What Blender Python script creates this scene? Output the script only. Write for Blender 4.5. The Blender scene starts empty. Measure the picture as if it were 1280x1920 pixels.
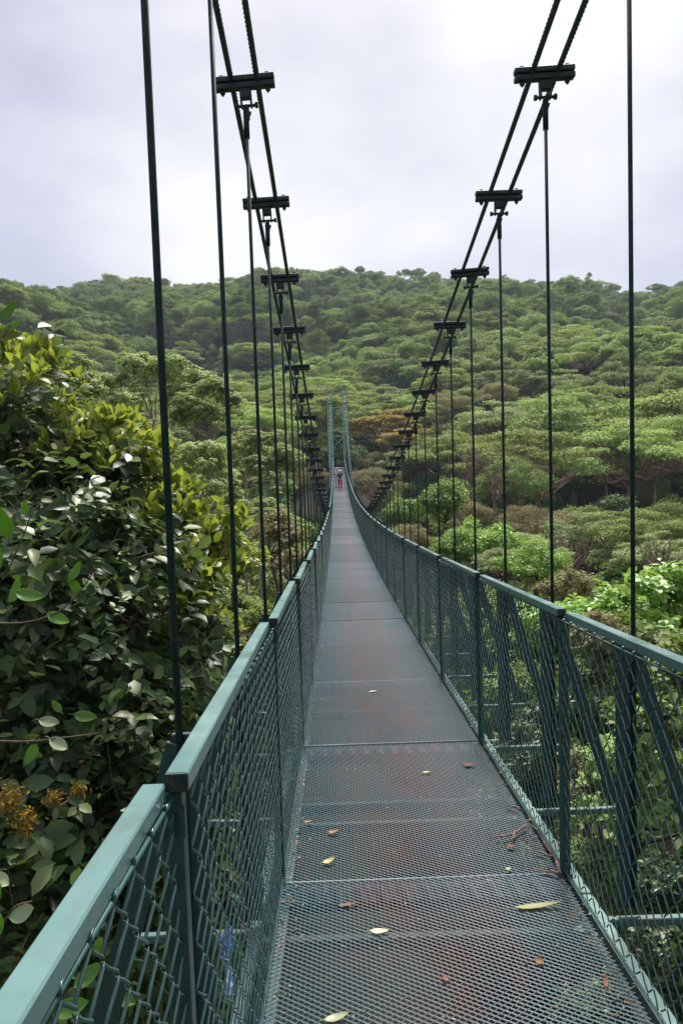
import bpy, math, random
import numpy as np
from mathutils import Vector, Matrix, Quaternion

# ------------------------------------------------------------------ camera, sky, sun
S = bpy.context.scene
COL = S.collection
F_PX, PITCH, ROLL, YAW = 1451.1, 0.0685, 0.0319, 0.0053
CAM = Vector((-0.337, 0.0, 1.67))
cam_d = bpy.data.cameras.new('camera'); cam = bpy.data.objects.new('camera', cam_d); COL.objects.link(cam)
cam_d.sensor_fit = 'VERTICAL'; cam_d.sensor_height = 24; cam_d.lens = 24*F_PX/1920
cam_d.clip_start = 0.05; cam_d.clip_end = 6000
cam.location = CAM
cam.matrix_world = Matrix.Translation(CAM) @ Matrix.Rotation(-YAW, 4, 'Z') @ Matrix.Rotation(math.pi/2-PITCH, 4, 'X') @ Matrix.Rotation(-ROLL, 4, 'Z')
S.camera = cam

SUN_EL, SUN_AZ = math.radians(56), math.radians(12)      # azimuth clockwise from +Y (the walking direction)
w = bpy.data.worlds.new('World'); S.world = w; w.use_nodes = True
nt = w.node_tree; nt.nodes.clear()
def N(t, **k):
    n = nt.nodes.new(t)
    for a, b in k.items(): setattr(n, a, b)
    return n
sky = N('ShaderNodeTexSky', sky_type='NISHITA', sun_disc=False, sun_elevation=SUN_EL, sun_rotation=SUN_AZ)
skym = N('ShaderNodeVectorMath', operation='SCALE'); skym.inputs['Scale'].default_value = 0.10
nt.links.new(sky.outputs[0], skym.inputs[0])
tc = N('ShaderNodeTexCoord')
mp = N('ShaderNodeMapping'); mp.inputs['Scale'].default_value = (1.2, 1.2, 2.4); mp.inputs['Location'].default_value = (0.3, 0.55, 0.2)
nt.links.new(tc.outputs['Generated'], mp.inputs[0])
n1 = N('ShaderNodeTexNoise'); n1.inputs['Scale'].default_value = 1.7; n1.inputs['Detail'].default_value = 6; n1.inputs['Roughness'].default_value = .5
nt.links.new(mp.outputs[0], n1.inputs['Vector'])
# brightness of the cloud deck: thin cloud near the sun lets more light through
sd = N('ShaderNodeVectorMath', operation='DOT_PRODUCT')
BR_EL, BR_AZ = math.radians(27), math.radians(6)
sd.inputs[1].default_value = (math.sin(BR_AZ)*math.cos(BR_EL), math.cos(BR_AZ)*math.cos(BR_EL), math.sin(BR_EL))
nt.links.new(tc.outputs['Generated'], sd.inputs[0])
mr = N('ShaderNodeMapRange', interpolation_type='SMOOTHSTEP'); mr.inputs[1].default_value = .84; mr.inputs[2].default_value = 1.0
nt.links.new(sd.outputs['Value'], mr.inputs[0])
ma = N('ShaderNodeMath', operation='MULTIPLY_ADD'); ma.inputs[1].default_value = .42
nt.links.new(mr.outputs[0], ma.inputs[0])
ms = N('ShaderNodeMath', operation='MULTIPLY_ADD'); ms.inputs[1].default_value = 1.15; ms.inputs[2].default_value = -0.17
nt.links.new(n1.outputs['Fac'], ms.inputs[0]); nt.links.new(ms.outputs[0], ma.inputs[2])
cr = N('ShaderNodeValToRGB')
cr.color_ramp.elements[0].position = .28; cr.color_ramp.elements[0].color = (.29, .295, .38, 1)
cr.color_ramp.elements[1].position = .82; cr.color_ramp.elements[1].color = (.68, .67, .68, 1)
e = cr.color_ramp.elements.new(.5); e.color = (.41, .41, .50, 1)
nt.links.new(ma.outputs[0], cr.inputs[0])
mx = N('ShaderNodeMixRGB'); mx.inputs[0].default_value = .93
nt.links.new(skym.outputs[0], mx.inputs[1]); nt.links.new(cr.outputs[0], mx.inputs[2])
bg = N('ShaderNodeBackground'); bg.inputs[1].default_value = 1.0
nt.links.new(mx.outputs[0], bg.inputs[0])
wo = N('ShaderNodeOutputWorld'); nt.links.new(bg.outputs[0], wo.inputs[0])

sl = bpy.data.lights.new('sun', 'SUN'); sl.energy = 5.0; sl.angle = math.radians(18); sl.color = (1, .955, .88)
so = bpy.data.objects.new('sun', sl); COL.objects.link(so)
sv = Vector((math.sin(SUN_AZ)*math.cos(SUN_EL), math.cos(SUN_AZ)*math.cos(SUN_EL), math.sin(SUN_EL)))
so.rotation_euler = sv.to_track_quat('Z', 'Y').to_euler(); so.location = sv*50
S.view_settings.view_transform = 'Standard'; S.view_settings.look = 'None'
S.view_settings.exposure = 0.68; S.view_settings.gamma = 1.0
S.cycles.max_bounces = 6; S.cycles.transparent_max_bounces = 6

# ------------------------------------------------------------------ helpers
R_ = np.random.RandomState
def unproj(px, py, d):
    """world point on the ray through photo pixel (px,py) at forward distance d (world Y)"""
    a, b = px-640, py-960
    c, s = math.cos(ROLL), math.sin(ROLL)
    x, y = a*c-b*s, a*s+b*c
    v = Vector((x/F_PX, 1, -y/F_PX))
    v = Vector((v.x, math.cos(PITCH)*v.y+math.sin(PITCH)*v.z, -math.sin(PITCH)*v.y+math.cos(PITCH)*v.z))
    v = Matrix.Rotation(-YAW, 3, 'Z') @ v
    return CAM + v*(d/v.y)
def proj(p):
    v = Matrix.Rotation(YAW, 3, 'Z') @ (Vector(p)-CAM)
    dd = v.y*math.cos(PITCH)-v.z*math.sin(PITCH); u = v.y*math.sin(PITCH)+v.z*math.cos(PITCH)
    if dd < .1: return None
    x, y = F_PX*v.x/dd, -F_PX*u/dd
    c, s = math.cos(ROLL), math.sin(ROLL)
    return 640+x*c+y*s, 960-x*s+y*c, dd

def link(name, data, parent=None, loc=(0, 0, 0), rot=(0, 0, 0)):
    o = bpy.data.objects.new(name, data); COL.objects.link(o)
    if parent is not None: o.parent = parent
    o.location = loc; o.rotation_euler = rot
    return o
def tag(o, label=None, cat=None, group=None, kind=None):
    if label: o['label'] = label
    if cat: o['category'] = cat
    if group: o['group'] = group
    if kind: o['kind'] = kind
    return o
def mesh(name, V, F, mat, smooth=False):
    """V (n,3) array, F list of faces or (m,k) array"""
    me = bpy.data.meshes.new(name)
    V = np.asarray(V, dtype=np.float32)
    if isinstance(F, np.ndarray):
        m, k = F.shape
        me.vertices.add(len(V)); me.vertices.foreach_set('co', V.ravel())
        me.loops.add(m*k); me.loops.foreach_set('vertex_index', F.astype(np.int32).ravel())
        me.polygons.add(m); me.polygons.foreach_set('loop_start', np.arange(0, m*k, k, dtype=np.int32))
        me.update(calc_edges=True)
    else:
        me.from_pydata([tuple(map(float, v)) for v in V], [], F); me.update()
    me.polygons.foreach_set('use_smooth', np.full(len(me.polygons), smooth, dtype=bool))
    mats = mat if isinstance(mat, (list, tuple)) else [mat]
    for m_ in mats: me.materials.append(m_)
    return me
class MB:
    """collects shapes as quads (n,4) + verts"""
    def __init__(s): s.V = []; s.F = []; s.n = 0
    def add(s, V, F):
        V = np.asarray(V, float).reshape(-1, 3); s.V.append(V)
        F = np.asarray(F, int)
        if F.shape[1] == 3: F = np.c_[F, F[:, 2]]
        s.F.append(F+s.n); s.n += len(V); return s
    def box(s, c, d, R=None, bev=0.0):
        x, y, z = np.array(d, float)/2
        P = []
        if bev <= 0:
            P = np.array([[i*x, j*y, k*z] for k in (-1, 1) for j in (-1, 1) for i in (-1, 1)])
            Fc = [[0, 2, 3, 1], [4, 5, 7, 6], [0, 1, 5, 4], [2, 6, 7, 3], [0, 4, 6, 2], [1, 3, 7, 5]]
        else:   # chamfered box: 24 verts
            b = bev; idx = {}
            for a in range(3):
                for i in (-1, 1):
                    for j in (-1, 1):
                        for k in (-1, 1):
                            v = [i*x, j*y, k*z]
                            for q in range(3):
                                if q != a: v[q] -= [i, j, k][q]*b
                            idx[(a, i, j, k)] = len(P); P.append(v)
            P = np.array(P); Fc = []
            for a in range(3):
                o = [q for q in range(3) if q != a]
                for sg in (-1, 1):
                    L = []
                    for (u, v) in ((-1, -1), (1, -1), (1, 1), (-1, 1)):
                        t = [0, 0, 0]; t[a] = sg; t[o[0]] = u; t[o[1]] = v; L.append(idx[(a, *t)])
                    if (sg > 0) != (a == 1) : Fc.append(L)
                    else: Fc.append(L[::-1])
            for a in range(3):      # edges along axis a
                b1, b2 = [q for q in range(3) if q != a]
                for u in (-1, 1):
                    for v in (-1, 1):
                        def g(face, e):
                            t = [0, 0, 0]; t[a] = e; t[b1] = u; t[b2] = v; return idx[(face, *t)]
                        Fc.append([g(b1, -1), g(b1, 1), g(b2, 1), g(b2, -1)])
            for i in (-1, 1):
                for j in (-1, 1):
                    for k in (-1, 1):
                        Fc.append([idx[(0, i, j, k)], idx[(1, i, j, k)], idx[(2, i, j, k)], idx[(2, i, j, k)]])
        if R is not None: P = P @ np.array(R).T
        return s.add(P+np.array(c, float), Fc)
    def bar(s, a, b, wd, ht, up=(0, 0, 1), bev=0.0):
        a, b = Vector(a), Vector(b); y = (b-a); L = y.length; y.normalize()
        x = y.cross(Vector(up)); x = x.normalized() if x.length > 1e-6 else Vector((1, 0, 0)); z = x.cross(y)
        R = np.array([list(x), list(y), list(z)]).T
        return s.box((a+b)/2, (wd, L, ht), R, bev)
    def tube(s, pts, r, n=6, caps=True):
        pts = np.asarray(pts, float); m = len(pts); r = np.broadcast_to(np.asarray(r, float), (m,))
        t = np.gradient(pts, axis=0); t /= np.linalg.norm(t, axis=1)[:, None]+1e-12
        ref = np.array([0, 0, 1.]) if abs(t[:, 2]).mean() < .8 else np.array([1., 0, 0])
        u = np.cross(t, ref); u /= np.linalg.norm(u, axis=1)[:, None]+1e-12; v = np.cross(t, u)
        a = np.arange(n)*2*math.pi/n
        V = (pts[:, None]+r[:, None, None]*(np.cos(a)[None, :, None]*u[:, None]+np.sin(a)[None, :, None]*v[:, None])).reshape(-1, 3)
        i = np.arange(m-1)[:, None]*n; j = np.arange(n)[None]; k = (j+1) % n
        Fq = np.stack([i+j, i+k, i+n+k, i+n+j], -1).reshape(-1, 4)
        s.add(V, Fq)
        if caps and n >= 3:
            base = s.n-len(V)
            for e, o in ((0, 1), (m-1, -1)):
                q = [[e*n+jj, e*n+(jj+1) % n] for jj in range(n)]
                s.V.append(pts[e:e+1]); ci = s.n; s.n += 1
                s.F.append(np.array([[ci, base+p1, base+p0, base+p0] if o > 0 else [ci, base+p0, base+p1, base+p1] for p0, p1 in q]))
        return s
    def get(s):
        return np.concatenate(s.V), np.concatenate(s.F)
    def mesh(s, name, mat, smooth=False):
        V, F = s.get()
        tri = F[:, 2] == F[:, 3]
        if not tri.any(): return mesh(name, V, F, mat, smooth)
        me = bpy.data.meshes.new(name)
        nv = np.where(tri, 3, 4); st = np.concatenate([[0], np.cumsum(nv)[:-1]])
        L = np.concatenate([f[:3] if t_ else f for f, t_ in zip(F, tri)])
        me.vertices.add(len(V)); me.vertices.foreach_set('co', V.astype(np.float32).ravel())
        me.loops.add(len(L)); me.loops.foreach_set('vertex_index', L.astype(np.int32))
        me.polygons.add(len(F)); me.polygons.foreach_set('loop_start', st.astype(np.int32))
        me.update(calc_edges=True)
        me.polygons.foreach_set('use_smooth', np.full(len(F), smooth, dtype=bool))
        me.materials.append(mat); return me
    def obj(s, name, mat, parent=None, smooth=False, **k):
        return link(name, s.mesh(name, mat, smooth), parent, **k)

# ------------------------------------------------------------------ materials
def mat(name):
    m = bpy.data.materials.new(name); m.use_nodes = True; t = m.node_tree
    b = t.nodes['Principled BSDF']
    def nn(ty, **k):
        n = t.nodes.new(ty)
        for a, v in k.items(): setattr(n, a, v)
        return n
    return m, t, b, nn
def ramp(t, nn, src, stops):
    r = nn('ShaderNodeValToRGB'); el = r.color_ramp.elements
    el[0].position, el[0].color = stops[0][0], (*stops[0][1], 1)
    el[1].position, el[1].color = stops[-1][0], (*stops[-1][1], 1)
    for p, c in stops[1:-1]:
        x = el.new(p); x.color = (*c, 1)
    t.links.new(src, r.inputs[0]); return r.outputs[0]
def noise(t, nn, scale, detail=4, rough=.55, vec=None):
    n = nn('ShaderNodeTexNoise'); n.inputs['Scale'].default_value = scale; n.inputs['Detail'].default_value = detail; n.inputs['Roughness'].default_value = rough
    if vec is None:
        c = nn('ShaderNodeNewGeometry'); vec = c.outputs['Position']
    t.links.new(vec, n.inputs['Vector']); return n.outputs['Fac']
def mixc(t, nn, fac, a, b, mode='MIX'):
    m = nn('ShaderNodeMixRGB', blend_type=mode)
    for i, v in enumerate((fac, a, b)):
        if isinstance(v, (int, float)): m.inputs[i].default_value = v
        elif isinstance(v, tuple): m.inputs[i].default_value = (*v, 1)
        else: t.links.new(v, m.inputs[i])
    return m.outputs[0]
def paint(name, col, rough=.38, dirt=(.03, .05, .035), damt=.35, spec=.5):
    m, t, b, nn = mat(name)
    f = noise(t, nn, 9, 6, .65)
    f2 = ramp(t, nn, f, [(.48, (0, 0, 0)), (.72, (damt,)*3)])
    c = mixc(t, nn, f2, col, dirt)
    f3 = ramp(t, nn, noise(t, nn, 140, 3), [(.66, (0, 0, 0)), (.74, (.5,)*3)])
    c = mixc(t, nn, f3, c, (.16, .2, .17))
    f4 = ramp(t, nn, noise(t, nn, 33, 5, .7), [(.665, (0, 0, 0)), (.70, (.85,)*3)])
    c = mixc(t, nn, f4, c, (.10, .045, .022))
    mps = nn('ShaderNodeMapping'); mps.inputs['Scale'].default_value = (26, 3, 26); gg = nn('ShaderNodeNewGeometry'); t.links.new(gg.outputs['Position'], mps.inputs[0])
    f5 = ramp(t, nn, noise(t, nn, 1.4, 5, .7, mps.outputs[0]), [(.50, (0, 0, 0)), (.72, (.30,)*3)])
    c = mixc(t, nn, f5, c, (.10, .11, .075))
    t.links.new(c, b.inputs['Base Color'])
    r = ramp(t, nn, noise(t, nn, 5, 5), [(.3, (rough-.1,)*3), (.7, (rough+.15,)*3)]); t.links.new(r, b.inputs['Roughness'])
    b.inputs['Specular IOR Level'].default_value = spec
    bp = nn('ShaderNodeBump'); bp.inputs['Strength'].default_value = .08; bp.inputs['Distance'].default_value = .002
    t.links.new(noise(t, nn, 60, 4), bp.inputs['Height']); t.links.new(bp.outputs[0], b.inputs['Normal'])
    return m
M_RAIL = paint('rail_paint', (.095, .20, .19), .30, spec=.9)
M_RAIL_END = paint('rail_end_black', (.006, .010, .010), .5)
M_POST = paint('post_paint', (.012, .055, .052), .4)
M_FRAME = paint('frame_paint', (.010, .045, .048), .45)
M_WIRE = paint('wire_coating', (.022, .085, .080), .3, spec=.7)
M_ROD = paint('rod_paint', (.003, .024, .021), .5, spec=.2)
M_CABLE = paint('cable_steel', (.04, .075, .075), .5)
M_CLAMP = paint('clamp_paint', (.008, .02, .022), .5)
M_TUBE = paint('tube_paint', (.05, .115, .105), .5, dirt=(.07, .07, .045), damt=.7)
M_BEAM = paint('beam_paint', (.14, .25, .23), .45, dirt=(.07, .07, .045), damt=.7)
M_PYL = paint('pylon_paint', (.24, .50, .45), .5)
M_EDGE = paint('worn_edge', (.22, .30, .32), .35)

def deck_mat():
    m, t, b, nn = mat('expanded_metal')
    g = nn('ShaderNodeNewGeometry'); sx = nn('ShaderNodeSeparateXYZ'); t.links.new(g.outputs['Position'], sx.inputs[0])
    mp = nn('ShaderNodeMapping'); mp.inputs['Scale'].default_value = (1.6, .9, 1); t.links.new(g.outputs['Position'], mp.inputs[0])
    oi0 = nn('ShaderNodeObjectInfo'); off = nn('ShaderNodeVectorMath', operation='MULTIPLY_ADD'); off.inputs[1].default_value = (7, 9, 5)
    cx_ = nn('ShaderNodeCombineXYZ'); [t.links.new(oi0.outputs['Random'], cx_.inputs[q]) for q in range(3)]
    t.links.new(cx_.outputs[0], off.inputs[0]); t.links.new(mp.outputs[0], off.inputs[2])
    n1_ = noise(t, nn, 2.6, 6, .65, off.outputs[0]); n2_ = noise(t, nn, 55, 4, .7)
    nm = nn('ShaderNodeMath', operation='MULTIPLY_ADD'); nm.inputs[1].default_value = .45; t.links.new(n2_, nm.inputs[0])
    ns_ = nn('ShaderNodeMath', operation='MULTIPLY_ADD'); ns_.inputs[1].default_value = .75; ns_.inputs[2].default_value = -.10; t.links.new(n1_, ns_.inputs[0]); t.links.new(ns_.outputs[0], nm.inputs[2])
    n = nm.outputs[0]
    # worn track down the middle: paint scuffed to red primer and rust
    ab = nn('ShaderNodeMath', operation='ABSOLUTE'); t.links.new(sx.outputs['X'], ab.inputs[0])
    tr = nn('ShaderNodeMapRange', interpolation_type='SMOOTHSTEP'); t.links.new(ab.outputs[0], tr.inputs[0])
    tr.inputs[1].default_value = .62; tr.inputs[2].default_value = .12; tr.inputs[3].default_value = -.10; tr.inputs[4].default_value = .12
    ad = nn('ShaderNodeMath', operation='ADD'); t.links.new(n, ad.inputs[0]); t.links.new(tr.outputs[0], ad.inputs[1])
    c = ramp(t, nn, ad.outputs[0], [(.40, (.068, .122, .135)), (.56, (.100, .122, .136)), (.72, (.138, .108, .108)), (.97, (.17, .09, .072))])
    oi = nn('ShaderNodeObjectInfo')
    v = nn('ShaderNodeMapRange'); t.links.new(oi.outputs['Random'], v.inputs[0]); v.inputs[3].default_value = .78; v.inputs[4].default_value = 1.45
    hs = nn('ShaderNodeHueSaturation'); t.links.new(c, hs.inputs['Color']); t.links.new(v.outputs[0], hs.inputs['Value'])
    sp = ramp(t, nn, noise(t, nn, 42, 3), [(.68, (0, 0, 0)), (.73, (.8,)*3)])
    c2 = mixc(t, nn, sp, hs.outputs[0], (.42, .45, .46))
    t.links.new(c2, b.inputs['Base Color'])
    b.inputs['Roughness'].default_value = .42; b.inputs['Specular IOR Level'].default_value = .7; b.inputs['Metallic'].default_value = .1
    return m
M_DECK = deck_mat()

def leaf_mat(name, stops, rough=.45, trans=.35, tcol=(.30, .42, .06), varobj=.5, spec=.5, hue=.03, back=None):
    """stops: colour ramp over random per leaf, mixed with random per object"""
    m, t, b, nn = mat(name)
    g = nn('ShaderNodeNewGeometry'); oi = nn('ShaderNodeObjectInfo')
    a = nn('ShaderNodeMixRGB'); a.inputs[0].default_value = varobj
    t.links.new(g.outputs['Random Per Island'], a.inputs[1]); t.links.new(oi.outputs['Random'], a.inputs[2])
    c = ramp(t, nn, a.outputs[0], stops)
    hs = nn('ShaderNodeHueSaturation')
    mr = nn('ShaderNodeMapRange'); t.links.new(oi.outputs['Random'], mr.inputs[0]); mr.inputs[3].default_value = .5-hue; mr.inputs[4].default_value = .5+hue
    fr = nn('ShaderNodeMath', operation='FRACT'); mu = nn('ShaderNodeMath', operation='MULTIPLY'); mu.inputs[1].default_value = 17.3
    t.links.new(oi.outputs['Random'], mu.inputs[0]); t.links.new(mu.outputs[0], fr.inputs[0])
    mv = nn('ShaderNodeMapRange'); t.links.new(fr.outputs[0], mv.inputs[0]); mv.inputs[3].default_value = .68; mv.inputs[4].default_value = 1.35
    t.links.new(mr.outputs[0], hs.inputs['Hue']); t.links.new(mv.outputs[0], hs.inputs['Value']); t.links.new(c, hs.inputs['Color'])
    col = hs.outputs[0]
    if back: col = mixc(t, nn, g.outputs['Backfacing'], col, back)
    t.links.new(col, b.inputs['Base Color']); b.inputs['Roughness'].default_value = rough; b.inputs['Specular IOR Level'].default_value = spec
    tr = nn('ShaderNodeBsdfTranslucent')
    t.links.new(mixc(t, nn, .6, col, tcol), tr.inputs[0])
    mx = nn('ShaderNodeMixShader'); mx.inputs[0].default_value = trans
    t.links.new(b.outputs[0], mx.inputs[1]); t.links.new(tr.outputs[0], mx.inputs[2])
    t.links.new(mx.outputs[0], t.nodes['Material Output'].inputs[0])
    return m
def bark_mat(name, c1, c2, sc=9):
    m, t, b, nn = mat(name)
    c = ramp(t, nn, noise(t, nn, sc, 6, .7), [(.35, c1), (.65, c2)])
    t.links.new(c, b.inputs['Base Color']); b.inputs['Roughness'].default_value = .9
    bp = nn('ShaderNodeBump'); bp.inputs['Strength'].default_value = .6; bp.inputs['Distance'].default_value = .03
    t.links.new(noise(t, nn, sc*3, 5), bp.inputs['Height']); t.links.new(bp.outputs[0], b.inputs['Normal'])
    return m
M_L = {
 'hill': leaf_mat('hill_leaves', [(0, (.055, .11, .055)), (.3, (.15, .21, .075)), (.6, (.26, .32, .10)), (1, (.44, .45, .17))], .7, .25, varobj=.7, hue=.03, spec=.15),
 'round': leaf_mat('round_leaves', [(0, (.10, .17, .05)), (.5, (.21, .30, .08)), (1, (.38, .43, .14))], .6, .3, varobj=.5, spec=.25),
 'umbrella': leaf_mat('umbrella_leaves', [(0, (.19, .27, .08)), (.5, (.33, .41, .115)), (1, (.47, .52, .19))], .6, .35, varobj=.4, spec=.2),
 'pale': leaf_mat('pale_leaves', [(0, (.17, .23, .10)), (.5, (.28, .34, .15)), (1, (.42, .45, .22))], .6, .3, varobj=.3, hue=.02, spec=.25),
 'brown': leaf_mat('brown_leaves', [(0, (.17, .16, .09)), (.5, (.28, .26, .13)), (1, (.40, .37, .19))], .7, .25, tcol=(.34, .30, .10), varobj=.3, hue=.012, spec=.2),
 'yellow': leaf_mat('yellow_leaves', [(0, (.24, .20, .07)), (.5, (.38, .31, .09)), (1, (.52, .42, .12))], .6, .3, tcol=(.5, .38, .05), varobj=.2, hue=.008, spec=.2),
 'dark': leaf_mat('dark_leaves', [(0, (.02, .06, .03)), (.5, (.045, .10, .04)), (1, (.09, .16, .06))], .6, .2, varobj=.4, hue=.02, spec=.3),
 'bright': leaf_mat('bright_leaves', [(0, (.09, .20, .03)), (.5, (.18, .35, .06)), (1, (.36, .48, .12))], .45, .4, varobj=.3, spec=.45, hue=.015),
 'glossy': leaf_mat('glossy_leaves', [(0, (.018, .044, .016)), (.45, (.040, .082, .026)), (.8, (.085, .145, .04)), (.93, (.16, .22, .075)), (1, (.24, .20, .12))], .42, .25, tcol=(.22, .33, .04), varobj=.05, spec=.40, hue=.005, back=(.11, .16, .07)),
 'young': leaf_mat('young_leaves', [(0, (.13, .22, .025)), (.5, (.22, .30, .04)), (.88, (.34, .38, .07)), (1, (.22, .10, .07))], .42, .45, tcol=(.42, .50, .05), varobj=.05, hue=.005, spec=.5),
 'lime': leaf_mat('lime_leaves', [(0, (.10, .24, .04)), (1, (.18, .36, .06))], .4, .4, tcol=(.30, .50, .05), varobj=.1, hue=.005),
 'whorl': leaf_mat('whorl_leaves', [(0, (.17, .25, .08)), (.5, (.34, .42, .15)), (.9, (.50, .50, .20)), (1, (.42, .28, .13))], .55, .5, varobj=.15, hue=.01, spec=.2, back=(.28, .34, .20)),
}
M_BARK = bark_mat('brown_bark', (.06, .04, .028), (.16, .11, .08))
M_BARKP = bark_mat('pale_bark', (.20, .17, .12), (.36, .31, .23))
M_BARKR = bark_mat('reddish_bark', (.13, .08, .06), (.34, .23, .18), 5)
M_MOSS = bark_mat('moss', (.12, .12, .02), (.32, .22, .03), 30)

# ------------------------------------------------------------------ the bridge
NB = 43; P0, PS = 1.358, 2.0494
K0, K1 = -1, 42
RR, WD, HR = 0.648, 1.285, 1.2265
XH = {1: .880, -1: .7706}
def dz(y): return -.0773*y + .00091*y*y + .00000054*y**3
def cz(y): return 4.703-.22104*y+.00118*y*y+.0000199*y**3
bridge = link('suspension_bridge', None, loc=(0, P0, 0))
tag(bridge, 'long dark green steel footbridge hung from cables, with mesh sides, crossing the forest canopy', 'suspension bridge')
B0 = Vector((0, P0, 0))
def bl(v): return (v[0], v[1]-P0, v[2])          # world -> bridge local

# expanded metal sheet (one mesh shared by all panels)
def exp_metal(L, Wd, lwd=.027, h=.0135, strand=.0036, th=.0016, tilt=.32):
    rows = int(L/h); nx = int(Wd/(lwd/2)); 
    x = -Wd/2+np.arange(nx+1)*(Wd/nx); a = h/2
    prof = np.array([[-strand/2, -th/2], [strand/2, -th/2], [strand/2, th/2], [-strand/2, th/2]])
    ct, st = math.cos(tilt), math.sin(tilt)
    prof = np.c_[prof[:, 0]*ct-prof[:, 1]*st, prof[:, 0]*st+prof[:, 1]*ct]
    i = np.arange(rows)[:, None]; k = np.arange(nx+1)[None]
    yc = (i+.5)*h + a*np.where((i+k) % 2 == 0, 1, -1)*.92
    V = np.zeros((rows, nx+1, 4, 3)); V[..., 0] = x[None, :, None]
    V[..., 1] = yc[..., None]+prof[None, None, :, 0]; V[..., 2] = prof[None, None, :, 1]
    V = V.reshape(-1, 3); n = nx+1
    b = (np.arange(rows)[:, None, None]*n+np.arange(nx)[None, :, None])*4; j = np.arange(4)[None, None]; j2 = (j+1) % 4
    F = np.stack([b+j, b+4+j, b+4+j2, b+j2], -1).reshape(-1, 4)
    return V, F
V, F = exp_metal(WD, PS, lwd=.027, h=.0184, strand=.0066, th=.0026, tilt=.30); V = np.c_[V[:, 1]-WD/2, V[:, 0]+PS/2, V[:, 2]]; F = F[:, ::-1]; ME_DECK = mesh('deck_panel', V, F, M_DECK)
V, F = exp_metal(WD, .17, lwd=.026, h=.0134, strand=.0050, th=.002, tilt=.3); V = np.c_[V[:, 1]-WD/2, V[:, 0]+.085, V[:, 2]]; F = F[:, ::-1]; ME_SPL = mesh('splice_sheet', V, F, M_DECK)
for k in range(K0, K1):
    y0 = P0+PS*k; y1 = y0+PS; z0, z1 = dz(y0), dz(y1); an = math.atan2(z1-z0, PS)
    jit = random.Random(k).uniform(-.004, .004)
    pr = link('deck_panel', ME_DECK, bridge, bl((0, y0, z0+jit)), (an+random.Random(k+9).uniform(-.003, .003)*(k > 3), 0, random.Random(k+50).uniform(-.002, .002)))
    link('splice_sheet', ME_SPL, pr, (0, PS-.18, -.0060))
    mb = MB()
    mb.box((0, 0, -.075), (WD-.04, .05, .10), bev=.004)
    mb.obj('crossbeam', M_POST, bridge, loc=bl((0, y0, z0-.004)), rot=(an, 0, 0))
    mb = MB(); mb.box((0, 0, 0), (WD+.004, .009, .013), bev=.002)
    mb.obj('joint_bar', M_EDGE, pr, loc=(0, .004, 0))
    mb = MB(); mb.box((0, PS/2, -.055), (WD-.04, .04, .06), bev=.004); mb.obj('middle_beam', M_POST, pr)
    for sx in (-1, 1):
        mb = MB(); mb.box((sx*(WD/2+.004), PS/2, -.012), (.006, PS, .045)); mb.box((sx*(WD/2-.019), PS/2, -.0345), (.042, PS, .005))
        mb.obj('edge_angle', M_TUBE, bridge, loc=bl((0, y0, z0)), rot=(an, 0, 0))
        mb = MB(); mb.box((sx*(RR+.095), PS/2, -.115), (.048, PS-.01, .048), bev=.004)
        mb.obj('side_beam', M_BEAM, bridge, loc=bl((0, y0, z0)), rot=(an, 0, 0))
# chain link panel: vertical zigzag wires, shared by all bays
def chain(L, H, p=.050, hp=.0465, r=.0029, n=5):
    V = []; F = []; c = 0
    nw = int(L/p); rg = R_(3)
    for i in range(nw):
        nh = int(H/hp); pts = []
        for j in range(nh+1):
            s = 1 if (i+j) % 2 == 0 else -1
            z = H-.004-j*hp; yy = p*(i+.5)+s*(p/2+.0015)
            jy, jx = rg.normal(0, .0012), rg.normal(0, .001)
            pts += [(jx+s*.002, yy-s*.0045+jy, z+.0065), (jx+.0032*s, yy+jy, z), (jx+s*.002, yy-s*.0045+jy, z-.0065)]
            if j < nh: pts.append((jx*.5, p*(i+.5)+rg.normal(0, .0015), z-hp/2))
        pts = [(-.004, pts[0][1]+.004, H+.006), (.004, pts[0][1]+.006, H+.010)] + pts
        mb = MB(); mb.tube(pts, r, n, caps=False); v, f = mb.get(); V.append(v); F.append(f+c); c += len(v)
    mb = MB(); mb.tube([(0, 0, H), (0, L*.5, H-.004), (0, L, H)], .0042, 6); mb.tube([(0, 0, .02), (0, L, .02)], .0035, 5)
    v, f = mb.get(); tri = f[:, 2] == f[:, 3]; f = f[~tri]
    V.append(v); F.append(f+c)
    return np.concatenate(V), np.concatenate(F)
V, F = chain(PS-.058, 1.160); ME_CH = mesh('chain_link_mesh', V, F, M_WIRE, True)
rr = random.Random(8)
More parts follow.
